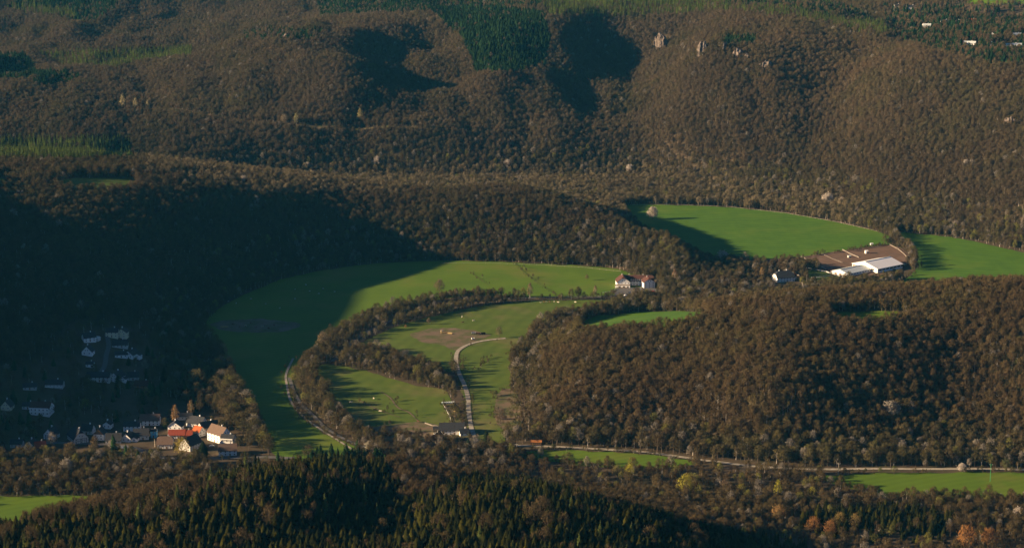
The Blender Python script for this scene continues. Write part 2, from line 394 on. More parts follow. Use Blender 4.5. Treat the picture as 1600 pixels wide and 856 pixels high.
# ------------------------------------------------------------------ haze
_hm = bpy.data.materials.new('valley_haze'); _hm.use_nodes = True; _nt = _hm.node_tree
_nt.nodes.remove(_nt.nodes['Principled BSDF'])
_pv = _nt.nodes.new('ShaderNodeVolumePrincipled'); _pv.inputs['Color'].default_value = (.08, .52, .92, 1); _pv.inputs['Density'].default_value = 1.35e-5; _pv.inputs['Anisotropy'].default_value = 0.0
_nt.links.new(_pv.outputs[0], _nt.nodes['Material Output'].inputs['Volume'])
tag(MB().box(-4900, 4900, -2600, 8200, -60, 640).build('haze', _hm), kind='stuff', label='thin blue evening haze filling the whole valley', cat='haze')

# ------------------------------------------------------------------ sheets lying on the ground
OPEN = []                                        # world outlines kept free of forest
def inside(poly, x, y):
    x = np.asarray(x, float); y = np.asarray(y, float); r = np.zeros(x.shape, bool)
    n = len(poly)
    for i in range(n):
        (x0, y0), (x1, y1) = poly[i], poly[i - 1]
        c = ((y0 > y) != (y1 > y))
        with np.errstate(divide='ignore', invalid='ignore'):
            r ^= c & (x < (x1 - x0) * (y - y0) / (y1 - y0 + 1e-12) + x0)
    return r
def rounded(pts, closed=True, k=6):
    """Catmull-Rom through the points"""
    n = len(pts); out = []
    rg = range(n) if closed else range(n - 1)
    for i in rg:
        g = (lambda j: np.array(pts[j % n])) if closed else (lambda j: np.array(pts[min(max(j, 0), n - 1)]))
        p0, p1, p2, p3 = g(i - 1), g(i), g(i + 1), g(i + 2)
        for t in np.arange(k) / k:
            out.append(tuple(.5 * (2 * p1 + (p2 - p0) * t + (2 * p0 - 5 * p1 + 4 * p2 - p3) * t * t + (3 * p1 - p0 - 3 * p2 + p3) * t ** 3)))
    if not closed: out.append(tuple(pts[-1]))
    return out
def sheet(name, pix, m, lift, flat=True, label=None, cell=8.0, open_=True, jag=2.5, world_pts=None):
    pts = world_pts or [P(a, b, 0)[:2] if flat else gp(a, b)[:2] for a, b in pix]
    out = rounded(pts, k=8)
    out = [(x + jag * (fbm(x / 9, y / 9, 40) - .5) * 2, y + jag * 2 * (fbm(x / 9, y / 9, 50) - .5) * 2) for x, y in out]
    if open_: OPEN.append(out)
    xs, ys = [p[0] for p in out], [p[1] for p in out]
    gx, gy = np.meshgrid(GX[(GX > min(xs)) & (GX < max(xs))], GY[(GY > min(ys)) & (GY < max(ys))])
    gx, gy = gx.ravel(), gy.ravel(); k = inside(out, gx, gy); gx, gy = gx[k], gy[k]
    allp = [Vector(p) for p in out] + [Vector((a, b)) for a, b in zip(gx, gy)]
    n = len(out)
    vo, eo, fo, _, _, _ = geometry.delaunay_2d_cdt(allp, [], [list(range(n))], 1, 1e-4)
    vx, vy = np.array([p.x for p in vo]), np.array([p.y for p in vo])
    vz = hgt(vx, vy) + lift
    return tag(mesh_obj(name, list(zip(vx, vy, vz)), fo, m, smooth=True), kind='structure')
ROADS = []
def road(name, pix, width, m, lift, flat=True, z=None, keep=True):
    pts = [P(a, b, 0)[:2] if flat else gp(a, b)[:2] for a, b in pix]
    c = np.array(rounded(pts, closed=False, k=8))
    if keep: ROADS.append((c, width))
    d = np.gradient(c, axis=0); d /= np.linalg.norm(d, axis=1)[:, None] + 1e-9
    nrm = np.stack([-d[:, 1], d[:, 0]], 1)
    v, f = [], []
    cols = (-.5, -.17, .17, .5)
    for i in range(len(c)):
        for k in cols:
            p = c[i] + nrm[i] * k * width * (1 + .15 * (fbm(c[i][0] / 6 + k * 9, c[i][1] / 6, 5) - .5))
            v.append((p[0], p[1], float(hgt(*p)) + lift))
    q = len(cols)
    for i in range(len(c) - 1):
        for k in range(q - 1): f.append((i * q + k, i * q + k + 1, (i + 1) * q + k + 1, (i + 1) * q + k))
    return tag(mesh_obj(name, v, f, m, smooth=True), kind='structure')

sheet('meadow', [(322,503),(352,476),(430,440),(520,420),(600,411),(700,407.5),(820,411),(930,417),(978,424),(1000,440),(990,458),(930,464),(840,466),(740,462),(690,467),(645,474),(600,485),(560,500),(522,520),(492,545),
    (470,572),(458,606),(462,640),(500,672),(570,704),(560,716),(440,716),(405,665),(372,610),(350,565),(325,528)], M['grass'], .12)
sheet('meadow', [(550,546),(575,530),(610,514),(650,500),(700,489),(750,479),(830,470),(930,469),(990,470),(900,492),(850,505),(830,520),(815,545),(790,556),(760,560),(740,585),(712,582),(660,572),(600,548)], M['pasture'], .12)
sheet('meadow', [(722,550),(765,536),(800,540),(800,600),(800,660),(780,695),(738,690),(728,640),(720,600)], M['pasture'], .24, jag=3)
sheet('meadow', [(498,573),(540,573),(590,585),(650,603),(695,610),(712,640),(724,668),(690,674),(620,678),(560,668),(515,622)], M['pasture'], .12)
sheet('field', [(978,321),(1060,321),(1150,325),(1240,335),(1320,350),(1378,364),(1394,378),(1370,385),(1250,402),(1180,410),(1100,410),(1040,390),(990,350)], M['crop'], .12)
sheet('field', [(1400,364),(1440,366),(1500,373),(1560,386),(1620,400),(1720,425),(1720,480),(1500,490),(1390,470),(1385,452),(1420,432),(1435,412),(1425,393),(1408,380)], M['crop'], .12)
sheet('clearing', [(915,502),(960,492),(1020,487),(1080,487),(1105,494),(1080,506),(1020,516),(950,520),(905,517)], M['crop'], .3, flat=False)
sheet('clearing', [(1300,492),(1350,486.5),(1400,487),(1412,496),(1390,510),(1310,511)], M['grass'], .3, flat=False)
sheet('meadow', [(810,705),(900,704),(990,708),(1060,716),(1090,726),(1000,732),(880,724),(820,714)], M['grass'], .12)
sheet('meadow', [(1290,745),(1380,739),(1500,738),(1620,738),(1720,740),(1720,781),(1600,779),(1480,780),(1400,776),(1330,764)], M['grass'], .12)
sheet('meadow', [(-60,777),(60,775),(150,774),(195,773),(205,780),(160,796),(80,815),(-60,830)], M['grass'], .12, flat=True)
sheet('field', [(95,283),(120,279),(170,278.5),(205,281),(205,299),(130,302),(90,298)], M['pasture'], .3, flat=False)
sheet('field', [(-40,283),(-5,279),(14,282),(12,292),(-40,296)], M['grass'], .3, flat=False)
sheet('meadow', [(1505,4),(1530,-4),(1570,-8),(1640,-8),(1700,2),(1640,9),(1560,8)], M['grass'], .5, flat=False)
# worn and bare patches
sheet('bare_patch', [(640,522),(680,514),(730,515),(762,522),(755,530),(728,538),(715,548),(690,540),(655,532)], M['dirt'], .24, open_=False, jag=4)
sheet('bare_patch', [(330,505),(370,499),(430,500),(470,508),(440,518),(380,519),(340,514)], M['dirt'], .24, open_=False, jag=3)
sheet('bare_patch', [(600,664),(650,659),(690,664),(735,670),(738,684),(690,690),(620,682),(560,678),(575,670)], M['dirt'], .24, open_=True, jag=2)
sheet('bare_patch', [(785,610),(800,608),(812,630),(815,670),(795,680),(775,655),(772,630)], M['dirt'], .36, open_=True, jag=3)
sheet('riding_arena', [(1150,407),(1200,405),(1252,401),(1320,391),(1385,383),(1408,388),(1420,400),(1418,412),(1380,430),(1330,436),(1296,423),(1240,413),(1180,414)], M['sand'], .24, jag=.6)
sheet('yard', [(1262,422),(1300,428),(1332,437),(1310,446),(1282,446),(1262,440)], M['pasture'], .24, jag=.6)
sheet('yard', [(962,452),(1000,449),(1026,452),(1030,462),(1000,466),(965,463)], M['asphalt'], .36, jag=.5)
sheet('farm_track', [(692,630),(710,630),(716,650),(724,668),(708,670),(702,650)], M['dirt'], .36, jag=.5)
# tracks, lanes, roads
road('track', [(458,560),(447,585),(449,605),(455,628),(473,650),(498,669),(525,686),(552,703)], 2.2, M['gravel'], .34)
road('lane', [(452,590),(459,612),(471,632),(488,648),(508,668),(534,684),(564,697),(600,706)], 3.6, M['asphalt'], .46)
road('road', [(700,702),(740,700),(767,698),(801,696.5),(852,697.5),(920,701),(975,704),(1011,707),(1050,712),(1090,718),(1128,722.6),(1178,728.7),(1229,731.5),(1280,733.5),(1365,732.5),(1450,733),(1540,733),(1700,736)], 4.6, M['gravel'], .4)
road('lane', [(790,529),(764,531.5),(740,536),(723,543),(714,552),(713,568),(718,585),(726,603),(731,621),(732,640),(735,663),(742,685),(748,700)], 4.2, M['gravel'], .5)
road('lane', [(520,565),(560,527),(600,506),(650,487),(700,475),(740,470),(784,467.3),(835,465.7),(889,464),(937,464),(975,460)], 4.5, M['asphalt'], .46)
road('street', [(60,692),(102,692),(150,694),(200,698),(232,708),(262,716),(330,716),(400,714),(460,716)], 6.0, M['asphalt'], .3)
road('street', [(166,522),(170,540),(166,555),(164,570),(158,582)], 4.5, M['asphalt'], .4, flat=False)
road('forest_road', [(150,161),(190,170),(240,174),(290,178.5),(350,189),(420,194),(480,198),(540,199),(600,199.5),(650,200)], 9, M['dirt'], 1.2, flat=False)
road('forest_road', [(300,154.5),(350,154),(430,153)], 5, M['dirt'], 1.2, flat=False)
road('worn_path', [(595,612),(610,622),(622,637),(640,645),(655,660)], 1.6, M['dirt'], .34)
road('worn_path', [(560,625),(590,640),(625,652)], 1.6, M['dirt'], .34)
road('worn_path', [(805,411),(825,430),(850,448),(872,462)], 1.6, M['pasture'], .34)
road('worn_path', [(735,425),(750,436),(765,447)], 1.4, M['pasture'], .34)
for _a in ((1224.7,419,1236,426),):
    pass
# ------------------------------------------------------------------ houses: where they stand (built further down)
# px, py of the base middle, width, depth, wall height, roof height, turn, wall, roof, options, label
def Hs(px, py, w, d, hw, hr, rot, wall, roof, label, **o):
    return dict(px=px, py=py, w=w, d=d, hw=hw, hr=hr, rot=rot, wall=wall, roof=roof, label=label, o=o)
HOUSES = [
 Hs(139,528,7,6,2.6,1.8,20,'grey','roof_dark','small grey shed at the upper edge of the village, beyond the white house',shed=1),
 Hs(151,531,6,5,2.4,1.5,-20,'grey','roof_pale','tiny pale roofed shed uphill of the paired cream houses',shed=1),
 Hs(139,532,12,9,4.2,4,28,'white','roof_dark','white house with dark roof standing alone above the steep gabled cottage'),
 Hs(176,525,12,9,5.2,3.2,0,'cream','roof_dark','cream house with dark roof, left of the pair above the village'),
 Hs(192,526,9,10,5.4,3.6,85,'cream','roof_dark','cream house with gable to the front, right of the pair above the village'),
 Hs(138,553,10,10,3.6,5.2,86,'white','roof_dark','white cottage with a steep pointed gable on the dark hillside'),
 Hs(188,541,15,9,2.6,4.2,6,'grey','roof_dark','long dark roofed house just below the cream pair'),
 Hs(190,557,12,8,3.0,2.6,8,'white','roof_dark','low white bungalow left of the wide white house'),
 Hs(206,557,13,10,3.4,3.8,70,'white','roof_dark','wide white house with gable front and a side annex on the hillside',annex=1),
 Hs(141,572,7,7,3.0,1.6,0,'white','roof_dark','small white garden house above the light walled long house'),
 Hs(155,594,22,11,4.6,3.6,-3,'grey','roof_dark','long pale grey house in the middle of the dark hillside'),
 Hs(184,594,13,10,4.6,4.4,70,'white','roof_dark','white house with brick wing beside the pale grey long house',annex=1),
 Hs(208,592,11,9,3.2,3.8,10,'grey','roof_dark','dark roofed house right of the white house with brick wing'),
 Hs(224,604,15,9,2.6,3.6,-8,'brick','roof_rust','low rust roofed house at the right edge of the hillside gardens'),
 Hs(47,607,12,8,2.8,2.6,10,'grey','roof_dark','low grey house at the left, far from the street'),
 Hs(86,604,16,9,3.6,3.2,0,'grey','roof_dark','dark house with a pale balcony rail on the left hillside',balcony=1),
 Hs(12,638,10,9,3.2,5,84,'cream','roof_dark','cottage with pale pointed gable near the left edge of the picture'),
 Hs(45,637,10,8,3.0,2.5,0,'grey','roof_dark','low annex building left of the red roofed chalet'),
 Hs(66,645,18,13,6.0,4.6,-8,'white','roof_rust','three storey chalet with red roof and white balconies',balcony=2),
 Hs(27,697,10,8,3.4,2.8,0,'grey','roof_dark','grey house at the left end of the village street'),
 Hs(50,700,9,9,3.6,4.2,75,'white','roof_dark','white gabled house beside the red barn'),
 Hs(63,703,9,8,3.6,4.2,20,'brick','roof_red','small barn with red roof at the left end of the street'),
 Hs(81,684,10,10,4.2,5.4,70,'white','roof_dark','half-timbered white house with its gable to the front left',timber=1),
 Hs(122,688,18,13,4.4,7,-60,'grey','roof_dark','big dark farmhouse with a hipped roof and timber wall below',timber=1,hip=1),
 Hs(138,676,10,9,3.6,4.2,-10,'grey','roof_dark','dark roofed house directly behind the big dark farmhouse'),
 Hs(157,685,10,9,5.4,4.6,84,'white','roof_dark','white house with a tan boarded gable facing the street',boards=1),
 Hs(169,668,7,7,4.0,2.4,80,'white','roof_dark','small white gable peeping out behind the tan gabled house'),
 Hs(178,690,13,10,2.8,5.0,5,'grey','roof_dark','dark barn between the tan gabled house and the porch house'),
 Hs(200,688,9,8,3.6,3.8,80,'white','roof_dark','small white house with a porch at the street corner',annex=1),
 Hs(207,671,14,9,4.6,3.0,0,'white','roof_dark','long white house with many windows behind the porch house'),
 Hs(221,684,13,11,4.0,4.6,8,'grey','roof_dark','pale grey house with a big dark roof left of the blue panel'),
 Hs(235,662,17,10,4.6,4.4,2,'white','roof_brown','wide white house with brown roof and flat roofed annex',annex=2),
 Hs(241,682,5,6,6.0,1.2,0,'blue','roof_dark','narrow blue fronted house in the village centre'),
 Hs(259,698,13,10,4.0,5.4,0,'white','roof_brown','half-timbered house with a brown hipped roof in front of the red roofs',timber=1,hip=1),
 Hs(275,674,8,12,5.6,4.2,84,'white','roof_dark','bright white gabled house directly behind the red roofs'),
 Hs(277,683,14,7,3.4,3.6,0,'white','roof_red','half-timbered house with red tiled roof, left half of the red row',timber=1),
 Hs(292,683,10,7,3.2,3.3,0,'brick','roof_red','house with red tiled roof, right half of the red row'),
 Hs(289,654,13,8,3.4,2.0,4,'grey','roof_dark','low grey house behind the village near the golden birch'),
 Hs(308,665,16,10,3.6,5.2,-25,'white','roof_dark','dark roofed white farmhouse behind the orange roof'),
 Hs(311,680,8,8,4.8,3.6,-35,'white','roof_orange','house with glowing orange tiled roof and white walls'),
 Hs(326,672,16,10,4.2,4.2,30,'grey','roof_dark','grey barn between the orange roof and the tall white farmhouse'),
 Hs(298,700,16,12,5.0,6.0,60,'grey','roof_dark','old barn with a tall pale gable behind the yellow budding bushes',shed=1),
 Hs(343,688,19,11,7.4,6.0,-42,'white','roof_brown','tall white farmhouse with a long brown roof'),
 Hs(357,694,11,9,6.0,3.0,-10,'grey','roof_dark','dark balconied house right of the tall white farmhouse',balcony=2),
 Hs(356,709,15,10,4.6,4.4,8,'white','roof_brown','white house with brown roof at the right end of the village street'),
 # plateau at the top right
 Hs(1402,12,12,9,3.5,3,0,'grey','roof_dark','dark roofed house at the top edge of the plateau settlement'),
 Hs(1424,14,16,9,3.5,3,0,'white','roof_dark','pale long house at the top edge of the plateau settlement'),
 Hs(1448,44,14,10,4.5,3,0,'white','roof_pale','pale house at the left side of the plateau settlement'),
 Hs(1476,37,14,9,3.5,3,0,'grey','roof_dark','dark house near the left side of the plateau settlement'),
 Hs(1497,38,11,9,4,3,20,'white','roof_dark','white house left of the orange roofed plateau house'),
 Hs(1519,36,14,10,3.2,4,-10,'white','roof_orange','plateau house with orange roof among dark pines'),
 Hs(1515,72,18,10,5,2.5,-15,'white','roof_pale','white house with pale roof at the front edge of the plateau'),
 Hs(1549,58,9,8,3.6,2,0,'white','roof_pale','small white house between the pines on the plateau'),
 Hs(1548,72,8,8,3.6,2,0,'white','roof_dark','tiny white house below the small pale one on the plateau'),
 Hs(1589,58,14,9,4,2.5,0,'white','roof_pale','white house close to the right edge of the picture'),
 Hs(1583,77,26,11,6,3,10,'white','roof_pale','large white villa at the front right of the plateau'),
]
for h in HOUSES:
    h['xyz'] = gp(h['px'], h['py'])
BIG = [('hall', P(1370,423,0)), ('stable', P(1330,428,0)), ('manor', P(1222,440,0)), ('inn', P(992,448,0)), ('farm', P(705,676,0)), ('hut', P(838,694,0))]
AVOID = [(h['xyz'][0], h['xyz'][1], h['w'] * .5 + 3.5, 42 if h['py'] > 640 and h['px'] > 230 else 24, 9) for h in HOUSES]
AVOID += [(BIG[0][1][0], BIG[0][1][1] + 12, 42, 56, 40), (BIG[1][1][0], BIG[1][1][1], 36, 52, 36), (BIG[2][1][0], BIG[2][1][1], 19, 62, 20), (BIG[3][1][0], BIG[3][1][1], 27, 64, 30), (BIG[4][1][0], BIG[4][1][1], 24, 16, 20), (BIG[5][1][0], BIG[5][1][1], 7, 14, 6)]

# ------------------------------------------------------------------ trees
def bare_tree(seed, Ht=15.0, Rc=4.6, n=260, size=1.5, width=.26, low=.28, clumps=26, lean=0.0, pointy=0.0):
    """-> (trunk verts/faces, crown verts/faces) ; crown = sprays of twigs round the branch ends"""
    r = np.random.default_rng(seed)
    tr = MB(); zc = Ht * low
    tr.bar((0, 0, -1.5), (lean * .3, 0, zc), .34, .24, 6); tr.bar((lean * .3, 0, zc), (lean, 0, Ht * .8), .24, .06, 5)
    ends = []
    for k in range(clumps):
        t = 2 * math.pi * (k * .618) + r.normal() * .3
        u = (k + .5) / clumps
        z = zc + (Ht - zc) * (.12 + .88 * u) * (1 - .05 * r.random())
        prof = math.sin(math.pi * min(1, .18 + .80 * u ** .9)) ** (.7 + pointy)
        rad = Rc * prof * (.62 + .38 * r.random())
        p = np.array([lean * z / Ht + rad * math.cos(t), rad * math.sin(t), z]); ends.append(p)
        if k % 3 == 0: tr.bar((lean * .5, 0, zc + (z - zc) * .35), tuple(p * .92 + np.array([0, 0, -.4])), .13, .04, 3)
    ends = np.array(ends)
    idx = r.integers(0, clumps, n)
    pts = ends[idx] + r.normal(size=(n, 3)) * np.array([.95, .95, .8]) * (Rc / 4.6)
    out = pts - np.array([0, 0, zc + (Ht - zc) * .35]); out /= np.linalg.norm(out, axis=1)[:, None]
    d = out * .6 + np.array([0, 0, .55]) + r.normal(size=(n, 3)) * .45; d /= np.linalg.norm(d, axis=1)[:, None]
    w = np.cross(d, r.normal(size=(n, 3))); w /= np.linalg.norm(w, axis=1)[:, None]
    L = size * (.6 + .8 * r.random(n))[:, None]; W = width * (.6 + .8 * r.random(n))[:, None]
    a = pts - d * L * .4
    v = np.stack([a - w * W, a + w * W, pts + d * L * .6], 1).reshape(-1, 3)
    return tr.v, tr.f, v, [(3 * i, 3 * i + 1, 3 * i + 2) for i in range(n)]
def conifer(seed, Ht=17.0, Rc=3.0, tiers=11, per=9, droop=.35, low=.10, gap=0.0, full=1.35):
    r = np.random.default_rng(seed); tr = MB(); tr.bar((0, 0, -1.5), (0, 0, Ht * .97), .26, .04, 5)
    v, f = [], []
    for k in range(tiers):
        u = k / (tiers - 1); z = Ht * (low + (1 - low) * u ** .92)
        rad = Rc * (1 - u ** full) ** .85 + .25
        m = max(4, int(per * (1 - .45 * u)))
        for j in range(m):
            if r.random() < gap: continue
            t = 2 * math.pi * (j + r.random() * .7) / m + k; L = rad * (.65 + .5 * r.random())
            c, s = math.cos(t), math.sin(t); hw = .32 * L + .28
            zt = z - droop * L + r.normal() * .15; b = len(v)
            th = Ht * (1 - low) / tiers * (1.05)
            v += [(0, 0, z + th * .5), (c * L * .6 - s * hw, s * L * .6 + c * hw, z - droop * L * .3 - .25), (c * L, s * L, zt), (c * L * .6 + s * hw, s * L * .6 - c * hw, z - droop * L * .3 - .25),
                  (c * L * .55, s * L * .55, z + .30)]
            f += [(b, b + 1, b + 4), (b, b + 4, b + 3), (b + 1, b + 2, b + 4), (b + 4, b + 2, b + 3)]
    return tr.v, tr.f, v, f
protos = {'bare': [], 'conifer': [], 'larch': []}
def proto(kind, data, crown, bark='bark'):
    tv, tf, cv, cf = data; n = len(tv)
    o = mesh_obj('proto_' + kind, list(tv) + [tuple(p) for p in cv], list(tf) + [tuple(i + n for i in q) for q in cf], [M[bark], crown], link=False, fm=[0] * len(tf) + [1] * len(cf))
    protos[kind].append(o)
for s in range(8):
    proto('bare', bare_tree(100 + s, Ht=9 + 3.5 * (s % 4) / 3 + .5 * s / 8, Rc=2.7 + .32 * (s % 5), n=420 + 30 * (s % 3), clumps=22 + s, size=1.1, width=.16), M['twig_inst'], 'pbark' if s % 4 == 1 else 'bark')
for s in range(5):
    proto('conifer', conifer(200 + s, Ht=9.5 + s * 1.3, Rc=3.0 + .35 * (s % 3), tiers=11 + s % 3, per=10, full=1.7), M['pine_inst'])
for s in range(4):
    proto('larch', conifer(300 + s, Ht=15 + s, Rc=2.8, tiers=11, per=8, droop=.1, gap=.25), M['pine_inst'])

# where trees stand -----------------------------------------------------
def scatter(y0, y1, step):
    ys = np.arange(y0, y1, step)
    xs = np.arange(-1550, 1750, step)
    X, Y = np.meshgrid(xs, ys); X, Y = X.ravel(), Y.ravel()
    X = X + rng.uniform(-.5, .5, X.shape) * step; Y = Y + rng.uniform(-.5, .5, Y.shape) * step
    return X, Y
parts_ = [scatter(960, 1450, 5.0), scatter(1450, 2150, 4.9), scatter(2150, 2800, 5.1), scatter(2800, 3450, 5.3), scatter(3450, 4300, 6.5)]
TX = np.concatenate([p[0] for p in parts_]); TY = np.concatenate([p[1] for p in parts_])
TZ = hgt(TX, TY)
PX, PY = project(TX, TY, TZ)
k = (PX > -300) & (PX < 1900) & (PY > -45) & (PY < 960)
TX, TY, TZ, PX, PY = TX[k], TY[k], TZ[k], PX[k], PY[k]
keep = np.ones(len(TX), bool)
for poly in OPEN:
    a = np.array(poly); m = (TX > a[:, 0].min()) & (TX < a[:, 0].max()) & (TY > a[:, 1].min()) & (TY < a[:, 1].max())
    i = np.nonzero(m & keep)[0]; keep[i[inside(poly, TX[i], TY[i])]] = False
for c, w in ROADS:
    lo, hi = c.min(0) - 15, c.max(0) + 15
    i = np.nonzero(keep & (TX > lo[0]) & (TX < hi[0]) & (TY > lo[1]) & (TY < hi[1]))[0]
    if len(i):
        d = np.sqrt(((np.stack([TX[i], TY[i]], 1)[:, None] - c[None]) ** 2).sum(-1))
        j = d.argmin(1); dm = d.min(1); front = TY[i] < c[j, 1]
        keep[i[dm < w * .5 + np.where(front, 10.0 if w > 3 and c[:, 1].max() < 2200 else 4.5, 2.0)]] = False
for x, y, w, fr, bk in AVOID:
    keep &= ~((abs(TX - x) < w) & (TY > y - fr) & (TY < y + bk))
def pin(pts): return inside(pts, PX, PY)
def thin(mask, p):
    global keep
    keep &= ~(mask & (rng.random(len(TX)) > p))
village = pin([(-120,590),(60,560),(110,505),(240,500),(262,560),(262,620),(330,640),(400,690),(420,722),(230,722),(-120,715)])
thin(village, .17)
thin(pin([(-120,712),(240,722),(420,718),(430,745),(-120,745)]), .75)
thin(pin([(575,668),(700,674),(770,690),(790,706),(700,712),(600,708)]), .30)           # farm garden
thin(pin([(700,590),(830,590),(850,690),(760,704),(700,690)]), .45)
thin(pin([(1160,408),(1200,408),(1300,440),(1300,455),(1160,456)]), .35)
thin(pin([(1070,716),(1500,733),(1400,790),(1060,776),(820,760),(820,726)]), .45)       # river strip
thin(pin([(800,700),(1080,720),(1060,738),(820,730)]), .45)
thin(pin([(1180,800),(1400,836),(1600,836),(1600,870),(1180,870)]), .35)
thin(pin([(1380,10),(1620,10),(1620,85),(1400,75)]), .62)
thin(pin([(1460,6),(1620,6),(1620,30),(1480,28)]), .35)
thin(pin([(-60,276),(480,276),(470,296),(-60,300)]), .45)
thin(pin([(400,700),(480,708),(480,730),(380,730)]), .5)
thin(pin([(1020,55),(1045,55),(1045,82),(1020,82)]) | pin([(1080,68),(1105,68),(1105,90),(1080,90)]), .2)
TX, TY, TZ, PX, PY = TX[keep], TY[keep], TZ[keep], PX[keep], PY[keep]
# seen from the camera (with a margin for a step aside)
vis = np.ones(len(TX), bool)
for t in np.linspace(.35, .985, 110):
    x, y, z = TX * t, TY * t, CAM_Z + (TZ + 19 - CAM_Z) * t
    vis &= z > hgt(x, y) - 6
TX, TY, TZ, PX, PY = TX[vis], TY[vis], TZ[vis], PX[vis], PY[vis]
CY = PY - 8 * FPX / TY                                                          # canopy row
N = len(TX)
def cin(pts): return inside(pts, PX, CY)
U = rng.random(N); V = rng.random(N)
big = fbm(TX / 170, TY / 170, 60, 3)
kind = np.zeros(N, int)                                                         # 0 bare, 1 conifer, 2 larch
def setk(mask, kd, p=1.0): kind[mask & (U < p)] = kd
setk(cin([(668,12),(720,8),(790,10),(850,18),(862,60),(850,102),(800,112),(745,112),(732,85),(722,55),(700,38)]), 1, .96)
setk(cin([(490,-30),(690,-30),(690,8),(660,18),(600,20),(500,24)]), 1, .8)
setk(cin([(840,4),(1100,-20),(1100,18),(1020,24),(940,26),(860,22)]), 2, .75); setk(cin([(690,-30),(850,-30),(850,8),(690,10)]), 1, .6)
setk(cin([(1090,-30),(1200,-20),(1290,0),(1380,34),(1400,48),(1380,56),(1280,34),(1180,20),(1095,12)]), 2, .55)
setk(cin([(1130,-30),(1240,-10),(1330,10),(1380,34),(1330,36),(1240,14),(1130,6)]), 1, .5)
setk(cin([(10,10),(70,-30),(195,-30),(182,14),(150,30),(128,34),(90,24),(40,18)]), 1, .8); setk(cin([(8,12),(40,4),(110,14),(120,26),(60,22)]), 2, .8)
setk(cin([(-110,80),(40,84),(55,102),(60,122),(-110,124)]), 1, .92); setk(cin([(50,112),(110,110),(128,118),(100,132),(70,136),(52,128)]), 1, .9)
setk(cin([(60,84),(170,78),(300,74),(300,86),(230,94),(180,106),(100,102)]), 2, .5)
setk(cin([(170,78),(300,74),(300,84),(230,94),(180,104)]), 2, .8)
setk(cin([(-110,212),(60,216),(140,214),(206,218),(208,246),(120,250),(-110,246)]), 2, .9)
setk(cin([(180,222),(206,222),(208,248),(160,248)]), 1, .7)
setk(cin([(1380,6),(1620,6),(1640,60),(1640,96),(1560,98),(1500,86),(1420,66),(1385,50)]), 1, .55)
setk(cin([(1128,54),(1180,54),(1182,68),(1130,70)]), 1, .9); setk(cin([(382,46),(430,44),(500,44),(510,62),(420,60),(382,60)]), 1, .45)
fg = cin([(-110,818),(60,806),(150,786),(240,766),(300,752),(360,726),(420,708),(500,698),(600,702),(618,740),(640,770),(700,744),(760,736),(830,744),(900,765),(1000,790),(1100,815),(1260,838),(1260,1000),(-110,1000)])
fgband = inside([(170,800),(300,745),(420,735),(330,775),(240,800)], PX, CY) | cin([(600,700),(700,704),(690,738),(640,765),(615,740)])
setk(fg & ~fgband, 1, .90); setk(fg & fgband, 1, .45)
setk(cin([(1228,796),(1300,784),(1400,780),(1470,784),(1530,800),(1540,830),(1440,835),(1300,822),(1240,812)]) & (big > .35), 1, .9)
setk(village, 1, .0) if False else None
setk(cin([(0,560),(260,520),(400,700),(200,710),(0,700)]) & (V < .15), 1, 1)
kind[(fg) & (kind == 0) & (V < .12)] = 2
# colour of each crown
def colour():
    base = np.empty((N, 3)); base[:] = (.155, .114, .064)
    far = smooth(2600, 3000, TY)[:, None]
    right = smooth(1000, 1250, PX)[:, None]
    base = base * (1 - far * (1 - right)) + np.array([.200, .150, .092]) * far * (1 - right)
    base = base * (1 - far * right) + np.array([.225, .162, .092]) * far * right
    g = (fbm(TX / 60, TY / 60, 77, 2)[:, None] - .5) * 1.0 + (V[:, None] - .5) * .6
    ol = np.array([.165, .145, .062])
    rip = ((TZ < 34) & (TY > 2150)) | ((TZ < 10))
    w = np.clip(g * 1.3 + .22 + .30 * rip[:, None], 0, .95)
    base = base * (1 - w) + ol * w
    red = ((TY < 1500) & (PY > 690))[:, None]
    base = np.where(red, base * .4 + np.array([.155, .108, .050]) * .6, base)
    hill = ((TY > 1480) & (TY < 2000) & (PX > 780) & (TZ > 6))[:, None]
    base = np.where(hill, base * np.array([1.10, 1.05, .95]), base)
    y = rip & (rng.random(N) < .05); base[y] = (.26, .25, .07)
    pale = (rng.random(N) < np.where(rip, .08, .012)); base[pale] = (.34, .30, .24)
    b = (.82 + .36 * rng.random(N))[:, None] * (.8 + .4 * big)[:, None]
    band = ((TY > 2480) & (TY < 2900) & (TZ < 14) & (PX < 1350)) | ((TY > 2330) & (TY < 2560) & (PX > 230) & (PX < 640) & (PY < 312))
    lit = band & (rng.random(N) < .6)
    base[lit] = np.array([.31, .25, .14]) * (.7 + .5 * rng.random(lit.sum()))[:, None]  # sunlit look of the pale riverside and crest trees put into their colour
    base = base * b * .72
    c1 = np.array([.022, .048, .018]) * (.55 + 1.1 * rng.random(N))[:, None]
    near = (TY < 1500)[:, None]
    c1 = np.where(near, np.stack([.024 + .05 * V ** 2, .029 + .040 * V ** 2, .008 + .003 * V], 1) * (.45 + .75 * rng.random(N))[:, None], c1)
    c2 = np.array([.12, .16, .032]) * (.55 + .8 * rng.random(N))[:, None]
    c2 = np.where(near, np.array([.085, .105, .028]) * (.6 + .8 * rng.random(N))[:, None], c2)
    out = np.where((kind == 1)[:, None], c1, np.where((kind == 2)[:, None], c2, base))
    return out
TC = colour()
SC = np.where(TY > 2100, .82 + .36 * rng.random(N), .66 + .6 * rng.random(N)) * np.where(TY > 2700, .95, 1.0)
SC *= np.where((kind == 0) & (TY > 1500) & (TY < 2100) & (PX > 820) & (TZ > 8), .6 + .4 / SC, 1.0)
SC *= np.where((kind == 0) & (TY > 1540) & (TY < 2200) & (TZ < 2) & (PX > 420) & (PX < 800), .80, 1.0)
